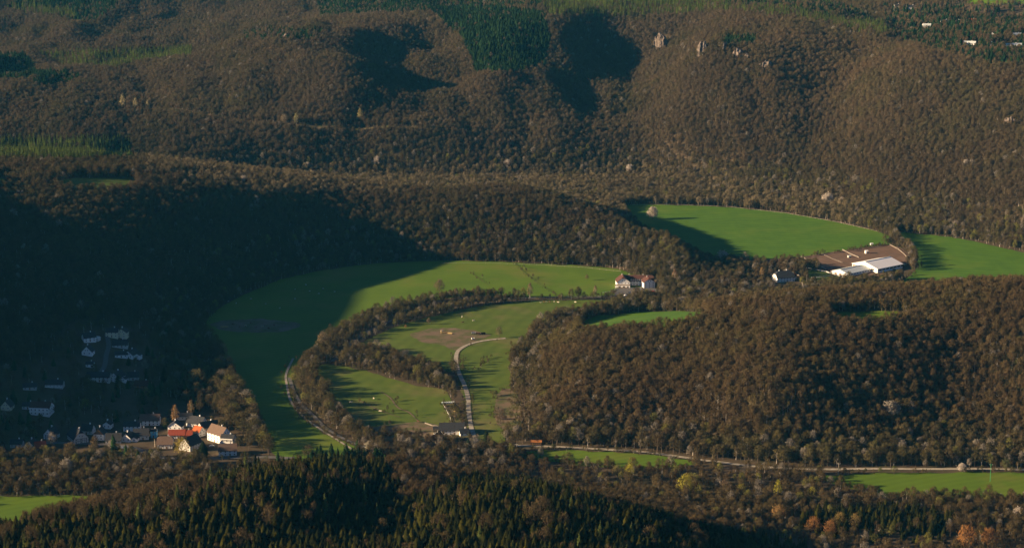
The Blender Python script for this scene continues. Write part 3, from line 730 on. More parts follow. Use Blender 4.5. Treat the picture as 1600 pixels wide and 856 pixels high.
SC *= np.where(kind == 0, np.where(TY < 1500, .80, 1.0), 1.0)
SC *= np.where((kind > 0) & (TY > 2500), 1.0, 1.0) * np.where((kind > 0) & (TY < 1500), .76, 1.0)
# the ones that show largest become single trees
inframe = (PX > 5) & (PX < 1595) & (PY < 870) & (PY > 5)
score = SC / TY
def pick(kd, n, extra=None):
    s = np.where((kind == kd) & inframe, score, -1)
    if extra is not None: s = s * extra
    return np.argsort(-s)[:n]
feature = 1 + .6 * (inside([(330,540),(480,480),(620,440),(760,440),(800,480),(620,520),(545,560),(720,560),(760,600),(760,680),(690,640),(540,600),(500,600),(600,720),(400,730),(340,650)], PX, PY) & (TZ < 3))
single = {0: pick(0, 215, feature), 1: pick(1, 290), 2: pick(2, 60)}
stuffmask = np.ones(N, bool)
for v in single.values(): stuffmask[v] = False
print('trees', N, [(kind == i).sum() for i in range(3)])

def make_cloud(name, kd, pk, label, cat):
    i = np.nonzero(stuffmask & (kind == kd))[0]
    me = bpy.data.meshes.new(name); me.from_pydata([tuple(p) for p in np.stack([TX[i], TY[i], TZ[i]], 1)], [], [])
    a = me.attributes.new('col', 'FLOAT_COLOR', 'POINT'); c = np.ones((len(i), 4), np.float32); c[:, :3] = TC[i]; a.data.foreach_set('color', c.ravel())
    a = me.attributes.new('turn', 'FLOAT_VECTOR', 'POINT'); r = np.zeros((len(i), 3), np.float32); r[:, 2] = rng.uniform(0, 6.28, len(i)); r[:, :2] = rng.normal(0, .04, (len(i), 2)); a.data.foreach_set('vector', r.ravel())
    a = me.attributes.new('size', 'FLOAT_VECTOR', 'POINT'); s = np.stack([SC[i] * rng.uniform(.88, 1.15, len(i)), SC[i] * rng.uniform(.88, 1.15, len(i)), SC[i]], 1).astype(np.float32); a.data.foreach_set('vector', s.ravel())
    a = me.attributes.new('pickid', 'INT', 'POINT'); a.data.foreach_set('value', rng.integers(0, len(protos[pk]), len(i)).astype(np.int32))
    o = bpy.data.objects.new(name, me); COL.objects.link(o); tag(o, label, cat, kind='stuff')
    pc = bpy.data.collections.new('tree_shapes_' + pk)
    for p in protos[pk]: pc.objects.link(p)
    ng = bpy.data.node_groups.new(name, 'GeometryNodeTree')
    ng.interface.new_socket('Geometry', in_out='INPUT', socket_type='NodeSocketGeometry'); ng.interface.new_socket('Geometry', in_out='OUTPUT', socket_type='NodeSocketGeometry')
    gi, go = ng.nodes.new('NodeGroupInput'), ng.nodes.new('NodeGroupOutput')
    ip = ng.nodes.new('GeometryNodeInstanceOnPoints'); ci = ng.nodes.new('GeometryNodeCollectionInfo')
    ci.inputs['Collection'].default_value = pc; ci.inputs['Separate Children'].default_value = True; ci.inputs['Reset Children'].default_value = True
    def na(nm, t):
        n = ng.nodes.new('GeometryNodeInputNamedAttribute'); n.data_type = t; n.inputs['Name'].default_value = nm; return n.outputs['Attribute']
    L = ng.links.new
    L(gi.outputs[0], ip.inputs['Points']); L(ci.outputs[0], ip.inputs['Instance']); ip.inputs['Pick Instance'].default_value = True
    L(na('pickid', 'INT'), ip.inputs['Instance Index']); L(na('turn', 'FLOAT_VECTOR'), ip.inputs['Rotation']); L(na('size', 'FLOAT_VECTOR'), ip.inputs['Scale'])
    L(ip.outputs[0], go.inputs[0])
    md = o.modifiers.new('trees', 'NODES'); md.node_group = ng
    return o
make_cloud('bare_woodland', 0, 'bare', 'leafless brown broadleaf forest covering the slopes and riverbanks of the valley', 'forest')
make_cloud('conifer_woodland', 1, 'conifer', 'dark green conifer forest on the nearest hill and in patches on the far slopes', 'forest')
make_cloud('larch_woodland', 2, 'larch', 'light green larch trees mixed into the forests and along the far plateau', 'forest')

# scrub and rough grass along field edges, hedges and roads: softens every border
_sx, _sy = [], []
for poly in OPEN:
    a = np.array(poly); b = np.roll(a, -1, 0)
    for p, q in zip(a, b):
        n = int(np.hypot(*(q - p)) / 1.6)
        for t in rng.random(n):
            if fbm(p[0] / 25, p[1] / 25, 90) < .42: continue
            e = p + (q - p) * t + rng.normal(0, 2.4, 2); _sx.append(e[0]); _sy.append(e[1])
for c, w in ROADS:
    for p, q in zip(c[:-1], c[1:]):
        for t in rng.random(int(np.hypot(*(q - p)) / 4)):
            d = (q - p) / (np.hypot(*(q - p)) + 1e-9); sd = rng.choice([-1, 1]) * (w / 2 + 1 + abs(rng.normal(0, 1.5)))
            e = p + (q - p) * t + np.array([-d[1], d[0]]) * sd; _sx.append(e[0]); _sy.append(e[1])
_sx, _sy = np.array(_sx), np.array(_sy); _ok = (_sy > 1200) & (_sy < 4000)
for c, w in ROADS:
    d = np.sqrt(((np.stack([_sx, _sy], 1)[:, None] - c[None]) ** 2).sum(-1)).min(1); _ok &= d > w * .5 + .6
for x, y, w, fr, bk in AVOID: _ok &= ~((abs(_sx - x) < w) & (_sy > y - 12) & (_sy < y + bk))
_sx, _sy = _sx[_ok], _sy[_ok]; _n = len(_sx)
_keep = (TX, TY, TZ, TC, SC, kind, stuffmask)
TX, TY, TZ = _sx, _sy, hgt(_sx, _sy)
SC = .12 + .36 * rng.random(_n) ** 2; kind = np.zeros(_n, int); stuffmask = np.ones(_n, bool)
_m = rng.random(_n)[:, None]; TC = (np.array([.12, .085, .05]) * _m + np.array([.10, .105, .03]) * (1 - _m)) * (.7 + .6 * rng.random(_n))[:, None]
make_cloud('field_edge_scrub', 0, 'bare', 'low brown and olive scrub growing along field edges and tracks', 'scrub')
print('scrub', _n)
TX, TY, TZ, TC, SC, kind, stuffmask = _keep

# single trees ------------------------------------------------------------
def tree_kind(name, variants, crown, bark):
    out = []
    for d in variants:
        tv, tf, cv, cf = d
        t = mesh_obj('trunk', tv, tf, M[bark], link=False).data; c = mesh_obj('crown', cv, cf, M[crown], link=False).data
        out.append((t, c))
    return out
KB = tree_kind('bare', [bare_tree(500 + s, Ht=13 + s * .6, Rc=4.4 + .2 * s, n=700, size=1.25, width=.15, clumps=34) for s in range(4)], 'twig', 'bark')
KC = tree_kind('con', [conifer(600 + s, Ht=9.5 + 1.5 * s, Rc=3.3 + .15 * s, tiers=15, per=12, droop=.3, full=1.9) for s in range(4)], 'pine', 'bark')
KL = tree_kind('lar', [conifer(700 + s, Ht=15 + s, Rc=2.6, tiers=15, per=9, droop=.1, gap=.3) for s in range(3)], 'pine', 'pbark')
KBL = tree_kind('blo', [bare_tree(800 + s, Ht=9 + s, Rc=4.4, n=1300, size=.8, width=.30, clumps=30, low=.2) for s in range(3)], 'twig', 'bark')
KSL = tree_kind('slim', [bare_tree(900 + s, Ht=15 + s, Rc=2.7, n=600, size=1.1, width=.16, clumps=30, low=.15, pointy=.4) for s in range(2)], 'twig', 'pbark')
def single_tree(name, K, x, y, z, s, col, label, cat, group=None):
    t, c = K[random.randrange(len(K))]
    r = empty(name, (x, y, z), random.uniform(0, 6.28)); r.scale = (s * random.uniform(.9, 1.12), s * random.uniform(.9, 1.12), s)
    a = bpy.data.objects.new('trunk', t); COL.objects.link(a); a.parent = r
    b = bpy.data.objects.new('crown', c); COL.objects.link(b); b.parent = r; b.color = (*[float(q) for q in col], 1)
    tag(r, label, cat, group)
    return r
for i in single[0]:
    hillside = TY[i] < 1480
    single_tree('bare_tree', KB, TX[i], TY[i], TZ[i], SC[i], TC[i] * 1.0,
        'leafless brown broadleaf tree at the foot of or on the nearest hill' if hillside else 'leafless brown tree in the rows and groves between the village, river and meadows', 'tree',
        'leafless trees near the conifer hill' if hillside else 'leafless trees along the river and meadows')
for i in single[1]:
    single_tree('conifer_tree', KC, TX[i], TY[i], TZ[i], SC[i], TC[i], 'dark green conifer in the front rows of the nearest hill', 'tree', 'conifers on the nearest hill')
for i in single[2]:
    single_tree('larch_tree', KL, TX[i], TY[i], TZ[i], SC[i], TC[i], 'lighter olive larch among the dark conifers of the nearest hill', 'tree', 'larches on the nearest hill')
WH, YL, OR, OL, BR = (.55, .48, .40), (.36, .33, .05), (.34, .17, .06), (.20, .18, .07), (.20, .145, .09)
SPECIAL = [   # px, py (foot), kind, size, colour, name, label
 (1020,343,'b',1.2,WH,'blossom_tree','white blossoming tree at the left end of the far field'),
 (1129,412,'b',1.5,WH,'blossom_tree','large white blossoming tree on the wooded tip left of the dark roofed house'),
 (1146,424,'b',.7,WH,'blossom_tree','small pale tree right below the large blossoming one'),
 (1293,322,'b',1.5,WH,'blossom_tree','tall white blossoming tree at the forest edge above the far field'),
 (1316,318,'b',.8,WH,'blossom_tree','smaller white tree beside the tall blossoming one above the far field'),
 (590,258,'b',1.1,WH,'blossom_tree','cream blossoming tree at the foot of the far slope'),
 (793,262,'b',1.0,WH,'blossom_tree','white blossoming tree on the far slope above the bare spur'),
 (984,272,'b',1.0,WH,'blossom_tree','white blossoming tree low on the far slope, right of the centre'),
 (381,288,'b',1.1,WH,'blossom_tree','white blossoming tree on the lit crest of the spur'),
 (481,262,'b',.7,WH,'blossom_tree','tiny white blossoming tree in the dark foot of the far slope'),
 (966,242,'b',.8,(.40,.30,.26),'blossom_tree','pinkish pale tree on the far slope'),
 (1510,263,'b',.9,WH,'blossom_tree','pale tree alone in the brown slope on the far right'),
 (155,440,'b',1.0,WH,'blossom_tree','dim blossoming tree in the shade above the village'),
 (1391,655,'b',1.5,(.36,.32,.26),'blossom_tree','pale conical tree in the dark lower slope of the wooded hill'),
 (906,612,'b',1.0,(.42,.37,.29),'blossom_tree','cream tree on the left slope of the wooded hill'),
 (872,616,'b',1.0,(.32,.26,.20),'blossom_tree','pinkish tree left of the cream one on the wooded hill'),
 (930,634,'b',.9,(.36,.33,.26),'blossom_tree','pale tree below the cream one on the wooded hill'),
 (893,675,'b',1.1,(.38,.33,.26),'blossom_tree','pale tree near the foot of the wooded hill'),
 (1503,737,'b',.75,WH,'blossom_tree','small white blossoming tree at the edge of the road on the right'),
 (1592,812,'b',1.0,WH,'blossom_tree','white blossoming bush near the lower right corner'),
 (105,742,'b',1.3,(.34,.30,.24),'blossom_tree','pale blossoming tree in the row below the village'),
 (577,704,'b',.8,(.40,.37,.28),'blossom_tree','whitish tree beside the lane bend left of the farm'),
 (640,697,'b',.8,(.44,.40,.32),'blossom_tree','whitish tree in the farm garden'),
 (545,672,'t',.9,(.34,.31,.22),'pale_tree','pale leafless tree between lane and lower pasture'),
 (1070,776,'t',1.3,YL,'willow_tree','big yellow green willow in the river strip'),
 (984,750,'t',1.0,YL,'willow_tree','yellow green willow beside the grass strip'),
 (965,748,'t',.8,OL,'willow_tree','olive budding tree left of the yellow willow'),
 (1215,782,'s',1.15,YL,'willow_tree','slim yellow tree standing upright in the dark river strip'),
 (1268,780,'t',.75,YL,'willow_tree','small round yellow tree right of the slim one'),
 (1158,776,'t',.75,(.28,.25,.06),'willow_tree','dull yellow tree between the willow and the slim yellow one'),
 (1133,775,'t',.9,BR,'bare_tree','brown leafless tree just left of the dull yellow one'),
 (1270,836,'t',.95,OR,'copper_tree','rusty orange tree in front of the dark conifer row'),
 (1296,840,'t',1.0,OR,'copper_tree','rusty orange tree on a pale trunk near the bottom edge'),
 (1336,828,'t',.9,(.28,.20,.07),'copper_tree','ochre tree right of the rusty ones'),
 (1311,824,'t',.8,(.28,.20,.07),'copper_tree','ochre tree just behind the rusty ones'),
 (1216,818,'t',1.1,(.32,.20,.08),'copper_tree','light orange tree left of the rusty ones'),
 (1510,866,'t',1.6,OR,'copper_tree','large orange brown tree in the lower right corner'),
 (1545,862,'t',1.3,OR,'copper_tree','orange brown tree touching the right side of the corner one'),
 (687,461,'t',1.35,(.17,.13,.08),'oak_tree','tall dark oak standing alone on the big meadow'),
 (713,468,'s',.9,BR,'birch_tree','brown birch right of the lone oak'),
 (828,466,'s',1.1,(.27,.19,.12),'birch_tree','tan birch by the lane in the middle of the meadow'),
 (930,463,'s',.85,(.26,.19,.12),'birch_tree','slender birch left of the inn'),
 (1054,446,'s',1.3,(.30,.20,.12),'birch_tree','tan birch right of the inn'),
 (1190,438,'s',1.05,(.32,.21,.09),'birch_tree','golden birch left of the dark roofed manor'),
 (274,664,'s',1.15,(.42,.27,.12),'birch_tree','golden birch lit by the sun behind the red roofs'),
 (299,652,'s',1.0,(.26,.18,.09),'birch_tree','brown birch behind the village'),
 (260,668,'c',.95,(.03,.05,.02),'spruce_tree','slim dark spruce left of the golden birch'),
 (318,716,'c',1.25,(.022,.035,.016),'spruce_tree','dark spruce in front of the old barn'),
 (760,700,'c',1.15,(.022,.035,.016),'spruce_tree','dark spruce at the right end of the farm'),
 (748,701,'c',.8,(.022,.035,.016),'spruce_tree','smaller dark spruce beside the farm'),
 (732,700,'c',.7,(.022,.035,.016),'spruce_tree','smallest dark spruce in front of the farm'),
 (285,716,'t',1.3,(.36,.29,.06),'willow_tree','yellow budding tree in front of the old barn'),
 (308,612,'t',1.5,(.20,.17,.07),'bare_tree','broad olive tree in the dark above the village'),
 (348,560,'t',1.1,(.28,.19,.11),'bare_tree','sunlit brown tree at the edge of the dark meadow'),
 (358,580,'t',1.1,(.28,.18,.11),'bare_tree','second sunlit brown tree at the edge of the dark meadow'),
 (291,560,'t',.8,OL,'bare_tree','dim olive tree above the village on the left meadow side'),
 (505,545,'t',1.3,(.22,.17,.10),'bare_tree','large sunlit tree at the upper end of the river row'),
 (670,507,'t',.55,(.19,.15,.08),'bare_tree','small round tree alone on the upper pasture'),
 (634,513,'t',.3,OR,'thorn_bush','tiny orange bush left of the small round tree'),
 (917,438,'t',.5,(.20,.14,.08),'bare_tree','small leafless tree on the meadow left of the inn'),
 (782,662,'t',1.0,(.20,.15,.10),'bare_tree','bare tree alone on the brown slope beside the farm'),
 (780,528,'t',.9,(.20,.18,.09),'bare_tree','leafy green brown bush at the end of the curved lane'),
 (1281,739,'t',.5,(.12,.16,.04),'round_bush','round green bush beside the road on the right'),
 (1375,740,'t',.42,(.13,.15,.05),'round_bush','small green bush farther along the road'),
 (1397,741,'t',.5,(.13,.15,.05),'round_bush','low bush pair beside the road, farther right'),
 (1572,736,'t',.75,(.11,.12,.05),'bare_tree','dark round tree at the right end of the road'),
 (192,171,'s',1.3,(.42,.36,.18),'poplar_tree','pale tree on the forest road, first of three on the left'),
 (212,174,'s',1.1,(.40,.34,.18),'poplar_tree','pale tree on the forest road, middle one on the left'),
 (231,176,'s',1.0,(.40,.34,.18),'poplar_tree','pale tree on the forest road, right one of the three'),
 (444,194,'t',.9,(.34,.27,.17),'pale_tree','round pale tree above the forest road'),
 (463,196,'s',1.0,(.40,.36,.16),'poplar_tree','slim yellowish tree above the forest road'),
 (563,192,'s',1.2,(.36,.31,.12),'poplar_tree','slim yellowish tree on the terrace in the middle of the far slope'),
]
KK = {'b': KBL, 't': KB, 's': KSL, 'c': KC}
SPX = []
for px, py, kd, s, col, nm, lab in SPECIAL:
    x, y, z = gp(px, py)
    s = s * (1.25 if y > 2500 else 1.0)
    single_tree(nm, KK[kd], x, y, z, s, col, lab, 'bush' if 'bush' in nm else 'tree')
# ------------------------------------------------------------------ buildings
def window(parent, x, y, z, ang, w=1.1, h=1.3, frame='frame'):
    """one window: frame plate standing proud of the wall, pane as its sub-part; ang = direction it faces"""
    c, s = math.cos(ang), math.sin(ang)
    def plate(mb, ww, hh, d0, d1, ox=0, oz=0):
        pts = []
        for d in (d0, d1):
            for a, b in ((-ww / 2 + ox, -hh / 2 + oz), (ww / 2 + ox, -hh / 2 + oz), (ww / 2 + ox, hh / 2 + oz), (-ww / 2 + ox, hh / 2 + oz)):
                pts.append((x + c * d - s * a, y + s * d + c * a, z + b))
        mb.add(pts, [(0,3,2,1),(4,5,6,7),(0,1,5,4),(1,2,6,5),(2,3,7,6),(3,0,4,7)])
    fr = MB(); t = .12
    for ww, hh, ox, oz in ((w, t, 0, h/2 - t/2), (w, t, 0, -h/2 + t/2), (t, h - 2*t, -w/2 + t/2, 0), (t, h - 2*t, w/2 - t/2, 0), (t*.6, h - 2*t, 0, 0)):
        plate(fr, ww, hh, -.02, .08, ox, oz)
    f = fr.build('window', M[frame], parent)
    p = MB(); plate(p, w - 2*t, h - 2*t, -.01, .03); p.build('pane', M['glass'], f)
    return f
def block(par, w, d, hw, hr, wall='white', roof='roof_dark', cx=0, cy=0, rot=0, base=-1.5, over=.5, hip=0.0, timber=False, boards=False, balcony=0, chim=1, door=True, wn=True, glassy='frame', floors=None, winside=None, skyl=0):
    """walls + roof + windows + door + chimney as parts of par; ridge along local x"""
    R_ = Matrix.Translation((cx, cy, 0)) @ Matrix.Rotation(rot, 4, 'Z')
    def T(p): return tuple(R_ @ Vector(p))
    def B(name, mb, m, p=par):
        mb.v = [T(v) for v in mb.v]; return mb.build(name, M[m], p)
    W, D = w / 2, d / 2
    hx = hip * D                                     # hip cut at each end of the ridge
    hz = hw + hr * (1 - hip) if hip else hw + hr
    mb = MB()
    v = [(-W,-D,base),(W,-D,base),(W,D,base),(-W,D,base),(-W,-D,hw),(W,-D,hw),(W,D,hw),(-W,D,hw)]
    if hip < 1:
        g = D * hip
        v += [(-W,-g,hz),(-W,g,hz),(W,-g,hz),(W,g,hz)]
        mb.add(v, [(0,1,5,4),(2,3,7,6),(1,2,6,11,10,5),(3,0,4,8,9,7),(0,3,2,1),(4,5,10,8),(7,9,11,6),(8,10,11,9)])
    else:
        mb.add(v, [(0,1,5,4),(1,2,6,5),(2,3,7,6),(3,0,4,7),(0,3,2,1),(4,5,6,7)])
    B('wall', mb, wall)
    # roof shell
    rb = MB(); o = over; k = hr / D; zt = hw + hr + .22; ze = hw - k * o + .22; th = .28
    X = W + o; Y = D + o
    if hip:
        s = hip * D + o; zg = zt - hip * hr
        yg = hip * D
        if hip < 1:
            top = [(-X,-Y,ze),(X,-Y,ze),(X,-yg,zg),(X-s,0,zt),(-X+s,0,zt),(-X,-yg,zg),(-X,Y,ze),(X,Y,ze),(X,yg,zg),(-X,yg,zg)]
            fs = [(0,1,2,3,4,5),(7,6,9,4,3,8),(2,8,3),(9,5,4)]; loop = [0,1,2,8,7,6,9,5]
        else:
            top = [(-X,-Y,ze),(X,-Y,ze),(X,Y,ze),(-X,Y,ze),(-X+s,0,zt),(X-s,0,zt)]
            fs = [(0,1,5,4),(2,3,4,5),(1,2,5),(3,0,4)]; loop = [0,1,2,3]
    else:
        top = [(-X,-Y,ze),(X,-Y,ze),(X,0,zt),(X,Y,ze),(-X,Y,ze),(-X,0,zt)]
        fs = [(0,1,2,5),(5,2,3,4)]; loop = [0,1,2,3,4,5]
    n = len(top)
    rb.add(top + [(a, b, c - th) for a, b, c in top], fs + [tuple(i + n for i in q[::-1]) for q in fs] + [(loop[i-1], loop[i-1] + n, loop[i] + n, loop[i]) for i in range(len(loop))])
    ro = B('roof', rb, roof)
    for c in range(chim):
        x = W * (.35 if c == 0 else -.5); ch = MB().box(x - .4, x + .4, .3, 1.1, hw + hr * .55, hw + hr + 1.1); ch.box(x - .5, x + .5, .2, 1.2, hw + hr + 1.1, hw + hr + 1.25)
        cho = B('chimney', ch, 'grey' if roof != 'roof_dark' else 'white', ro)
    if skyl:
        for c in range(skyl):
            x = -W * .6 + c * w * .6 / max(1, skyl - 1)
            y0 = -D * .55; z0 = hw + (D + y0) * k + .25
            sk = MB().add([(x-.5,y0-.5,z0-.5*k+.05),(x+.5,y0-.5,z0-.5*k+.05),(x+.5,y0+.5,z0+.5*k+.05),(x-.5,y0+.5,z0+.5*k+.05)], [(0,1,2,3)])
            B('skylight', sk, 'glass', ro)
    if timber:
        tb = MB()
        def face(ax, sgn, L, hh):
            q = (D if ax == 'y' else W) + .03
            def br(a, b, z0, z1):
                if ax == 'y': tb.box(a, b, sgn * q - .05, sgn * q + .05, z0, z1)
                else: tb.box(sgn * q - .05, sgn * q + .05, a, b, z0, z1)
            for i in range(int(L / 1.8) + 1):
                a = -L / 2 + i * L / int(L / 1.8); br(a - .11, a + .11, .1, hh)
            for z in (.1, hh * .5, hh - .22): br(-L / 2, L / 2, z, z + .2)
        for ax, sg, L in (('y', -1, w), ('y', 1, w), ('x', -1, d), ('x', 1, d)): face(ax, sg, L, hw)
        B('timber_framing', tb, 'timber')
    if boards and hip < 1:
        for sg in (-1, 1):
            b_ = MB(); x = sg * (W + .04)
            b_.add([(x, -D, hw - .1), (x, D, hw - .1), (x, 0, hw + hr - .1), (x + sg * .06, -D, hw - .1), (x + sg * .06, D, hw - .1), (x + sg * .06, 0, hw + hr - .1)], [(0,1,2),(3,5,4),(0,3,4,1),(1,4,5,2),(2,5,3,0)])
            B('gable_boards', b_, 'wood')
    fl = floors or max(1, int(round(hw / 2.7)))
    fh = hw / fl
    if wn:
        wi = 0
        for f in range(fl):
            z = f * fh + fh * .55
            for sg, ang, L, q in ((-1, -math.pi / 2, w, D), (1, math.pi / 2, w, D)):
                m = max(1, int(L / 3.2))
                for i in range(m):
                    a = -L / 2 + (i + .5) * L / m
                    if door and sg == -1 and f == 0 and i == m // 2: continue
                    x, y, _ = T((a, sg * q, 0)); window(par, x, y, z, ang + rot, frame=glassy)
            for sg, ang, L, q in ((-1, math.pi, d, W), (1, 0, d, W)):
                m = max(1, int(L / 3.4))
                for i in range(m):
                    a = -L / 2 + (i + .5) * L / m; x, y, _ = T((sg * q, a, 0)); window(par, x, y, z, ang + rot, frame=glassy)
        if hip < .6 and hr > 3 and not boards:
            for sg, ang in ((-1, math.pi), (1, 0)):
                for a in ((-1.1, 1.1) if d > 8 else (0,)):
                    x, y, _ = T((sg * W, a, 0)); window(par, x, y, hw + hr * .28, ang + rot, w=1.0, h=1.1, frame=glassy)
    if door:
        m = max(1, int(w / 3.2)); a = -w / 2 + (m // 2 + .5) * w / m
        dd = B('door', MB().box(a - .55, a + .55, -D - .07, -D + .02, 0, 2.1), 'wood')
        B('handle', MB().box(a + .35, a + .42, -D - .14, -D - .07, 1.0, 1.1), 'metal', dd)
    for b_ in range(balcony):
        z = fh * (1 + b_) - .1 if fl > 1 else hw * .35
        q = MB().box(-W, W, -D - 1.3, -D - .02, z - .15, z); q.box(-W, W, -D - 1.3, -D - 1.22, z + .1, z + .95)
        for i in range(5):
            a = -W + i * w / 4; q.box(a - .06 if i else a, a + .06 if i < 4 else a, -D - 1.21, -D - 1.12, z, z + .95)
        B('balcony', q, 'white')
_wallname = dict(white='house', cream='house', grey='house', brick='house', blue='house')
for h in HOUSES:
    o = h['o']; x, y, z = h['xyz']
    lab = h['label']
    kind_ = 'shed' if 'shed' in lab or 'garden house' in lab else 'barn' if 'barn' in lab else 'farmhouse' if 'farmhouse' in lab else 'villa' if 'white villa' in lab else 'house'
    r = empty(kind_, (x, y, z), R(h['rot']))
    block(r, h['w'], h['d'], h['hw'], h['hr'], h['wall'], h['roof'], hip=.35 if o.get('hip') else 0.0, timber=bool(o.get('timber')), boards=bool(o.get('boards')),
          balcony=o.get('balcony', 0), chim=0 if o.get('shed') else 1, base=-4.0, wn=h['w'] > 7.5 or not o.get('shed'), door=not o.get('shed'))
    if o.get('annex'):
        block(r, 5.5, 5, 2.8, .5 if o['annex'] == 2 else 1.4, h['wall'] if o['annex'] != 1 or h['wall'] != 'white' else 'white', h['roof'], cx=-(h['w'] / 2 + 2.3) if o['annex'] == 2 else 0, cy=-h['d'] / 2 - 2.55 if o['annex'] == 1 else -1.5, chim=0, base=-4.0, over=.3, door=False)
    tag(r, lab, 'shed' if kind_ == 'shed' else 'barn' if kind_ == 'barn' else 'house')

# inn beside the big meadow: wide rear wing, two wings reaching forward
x, y, _ = P(994, 447, 0)
inn = tag(empty('inn', (x, y, 0), R(-4)), 'large white inn with rust red roofs and two wings around a yard', 'inn')
block(inn, 38, 12, 5.6, 5.4, 'white', 'roof_rust', cx=1, cy=9, hip=.3, chim=2, base=-1)
block(inn, 17, 15, 6.0, 6.4, 'white', 'roof_rust', cx=-15.5, cy=1.5, rot=math.pi / 2 + .12, hip=.35, boards=False, balcony=0, chim=1, base=-1, door=False)
block(inn, 14, 13, 7.0, 4.6, 'white', 'roof_rust', cx=13.5, cy=-3, rot=math.pi / 2 + .25, hip=.35, chim=1, base=-1, door=False)
for i in range(6):
    dm = MB().box(-6.5 + i * 2.4, -4.9 + i * 2.4, 1.0, 4.5, 6.1, 7.9); dw = dm.build('dormer', M['white'], inn)
    MB().box(-6.7 + i * 2.4, -4.7 + i * 2.4, .8, 4.7, 7.9, 8.1).build('dormer_roof', M['roof_rust'], dw)
    window(dw, -5.7 + i * 2.4, 1.0, 7.0, -math.pi / 2, w=1.2, h=1.3)
tr = MB().box(-24, -7, -11, -6.4, -.5, 3.0); tr.build('terrace', M['white'], inn)
q = MB().box(-24.2, -6.8, -11.2, -11.0, 3.0, 4.0)
for i in range(9): q.box(-24 + i * 2.1, -23.9 + i * 2.1, -11.0, -10.9, 3.0, 4.0)
q.build('terrace_railing', M['wood'], inn)
window(inn, -19, -11.0, 1.5, -math.pi / 2, w=2.6, h=1.5); window(inn, -14, -11.0, 1.5, -math.pi / 2, w=2.6, h=1.5); window(inn, -9.5, -11.0, 1.5, -math.pi / 2, w=2.0, h=1.5)
MB().box(-22.5, -9, -11.3, -11.02, -.4, .9).build('hedge_trough', M['wood'], inn)

# riding hall and stable
def dirv(a, b): return math.atan2(b[1] - a[1], b[0] - a[0])
HB, HC, HA = P(1371,427,0), P(1410,419.2,0), P(1330,415.5,0)
hall_rot = dirv(HB, HC)
L1 = math.hypot(HC[0] - HB[0], HC[1] - HB[1]); D1 = 40
ux, uy = math.cos(hall_rot), math.sin(hall_rot)
cx, cy = HB[0] + ux * L1 / 2 - uy * D1 / 2, HB[1] + uy * L1 / 2 + ux * D1 / 2
hall = tag(empty('riding_hall', (cx, cy, 0), hall_rot), 'large riding hall with a shining white sheet metal roof', 'riding hall')
block(hall, L1, D1, 5.4, 5.2, 'white', 'roof_white', chim=0, base=-1, over=.8, wn=False, door=False)
sk = MB()
for i in range(7): sk.box(-L1 / 2 + 2 + i * 6.6, -L1 / 2 + 7.2 + i * 6.6, -D1 / 2 - .06, -D1 / 2 + .02, 2.6, 4.3)
sk.build('window_band', M['glass'], hall)
gb = MB()
for i in range(5): gb.box(-L1 / 2 - .06, -L1 / 2 + .02, -15 + i * 6.4, -10 + i * 6.4, 2.4, 4.2)
gb.build('window_band', M['glass'], hall)
dd = MB().box(-L1 / 2 - .08, -L1 / 2 + .02, 15.5, 19, 0, 4.2).build('door', M['wood'], hall)
MB().box(-L1 / 2 - .14, -L1 / 2 - .08, 16, 16.15, 1, 1.4).build('handle', M['metal'], dd)
rdg = MB().box(-L1 / 2, L1 / 2, -.5, .5, 10.5, 11.15).build('ridge_vent', M['roof_pale'], hall)
SA, SB, SC_ = P(1299.5,427,0), P(1324.6,432.5,0), P(1361,424.6,0)
srot = dirv(SB, SC_); L2 = math.hypot(SC_[0] - SB[0], SC_[1] - SB[1]) - 2; D2 = 24
ux, uy = math.cos(srot), math.sin(srot)
stable = tag(empty('stable', (SB[0] + ux * L2 / 2 - uy * D2 / 2, SB[1] + uy * L2 / 2 + ux * D2 / 2, 0), srot), 'long low white stable with pale roof in front of the riding hall', 'stable')
block(stable, L2, D2, 3.4, 3.2, 'white', 'roof_pale', chim=0, base=-1, over=.5, wn=False, door=False)
for i in range(8): window(stable, -L2 / 2 + 3 + i * (L2 - 6) / 7, -D2 / 2, 2.0, -math.pi / 2, w=2.4, h=1.1)
for i in range(3):
    yy = -7.5 + i * 7; g = MB().box(-L2 / 2 - .07, -L2 / 2 + .02, yy - 1.8, yy + 1.8, 0, 2.7).build('stable_door', M['wood'], stable)
    MB().box(-L2 / 2 - .12, -L2 / 2 - .07, yy + 1.1, yy + 1.3, 1.1, 1.3).build('handle', M['metal'], g)
MB().box(-L2 / 2 + 1, L2 / 2 - 1, -.6, .6, 6.45, 6.95).build('ridge_light', M['glass'], stable)
MB().box(-L2 / 2 - 3.2, -L2 / 2 - .1, -D2 / 2, D2 / 2, 2.75, 2.9).build('canopy', M['roof_white'], stable)
# manor with the black roof
x, y, _ = P(1224, 438, 0)
man = tag(empty('manor_house', (x, y, 0), R(16)), 'white house with a big black half-hipped roof, left of the stable', 'house')
block(man, 22, 15, 5.0, 6.4, 'white', 'roof_dark', hip=.5, chim=2, base=-1.5)
block(man, 8, 7, 3.4, 2.6, 'white', 'roof_rust', cx=13.5, cy=6, chim=1, base=-1.5, door=False)

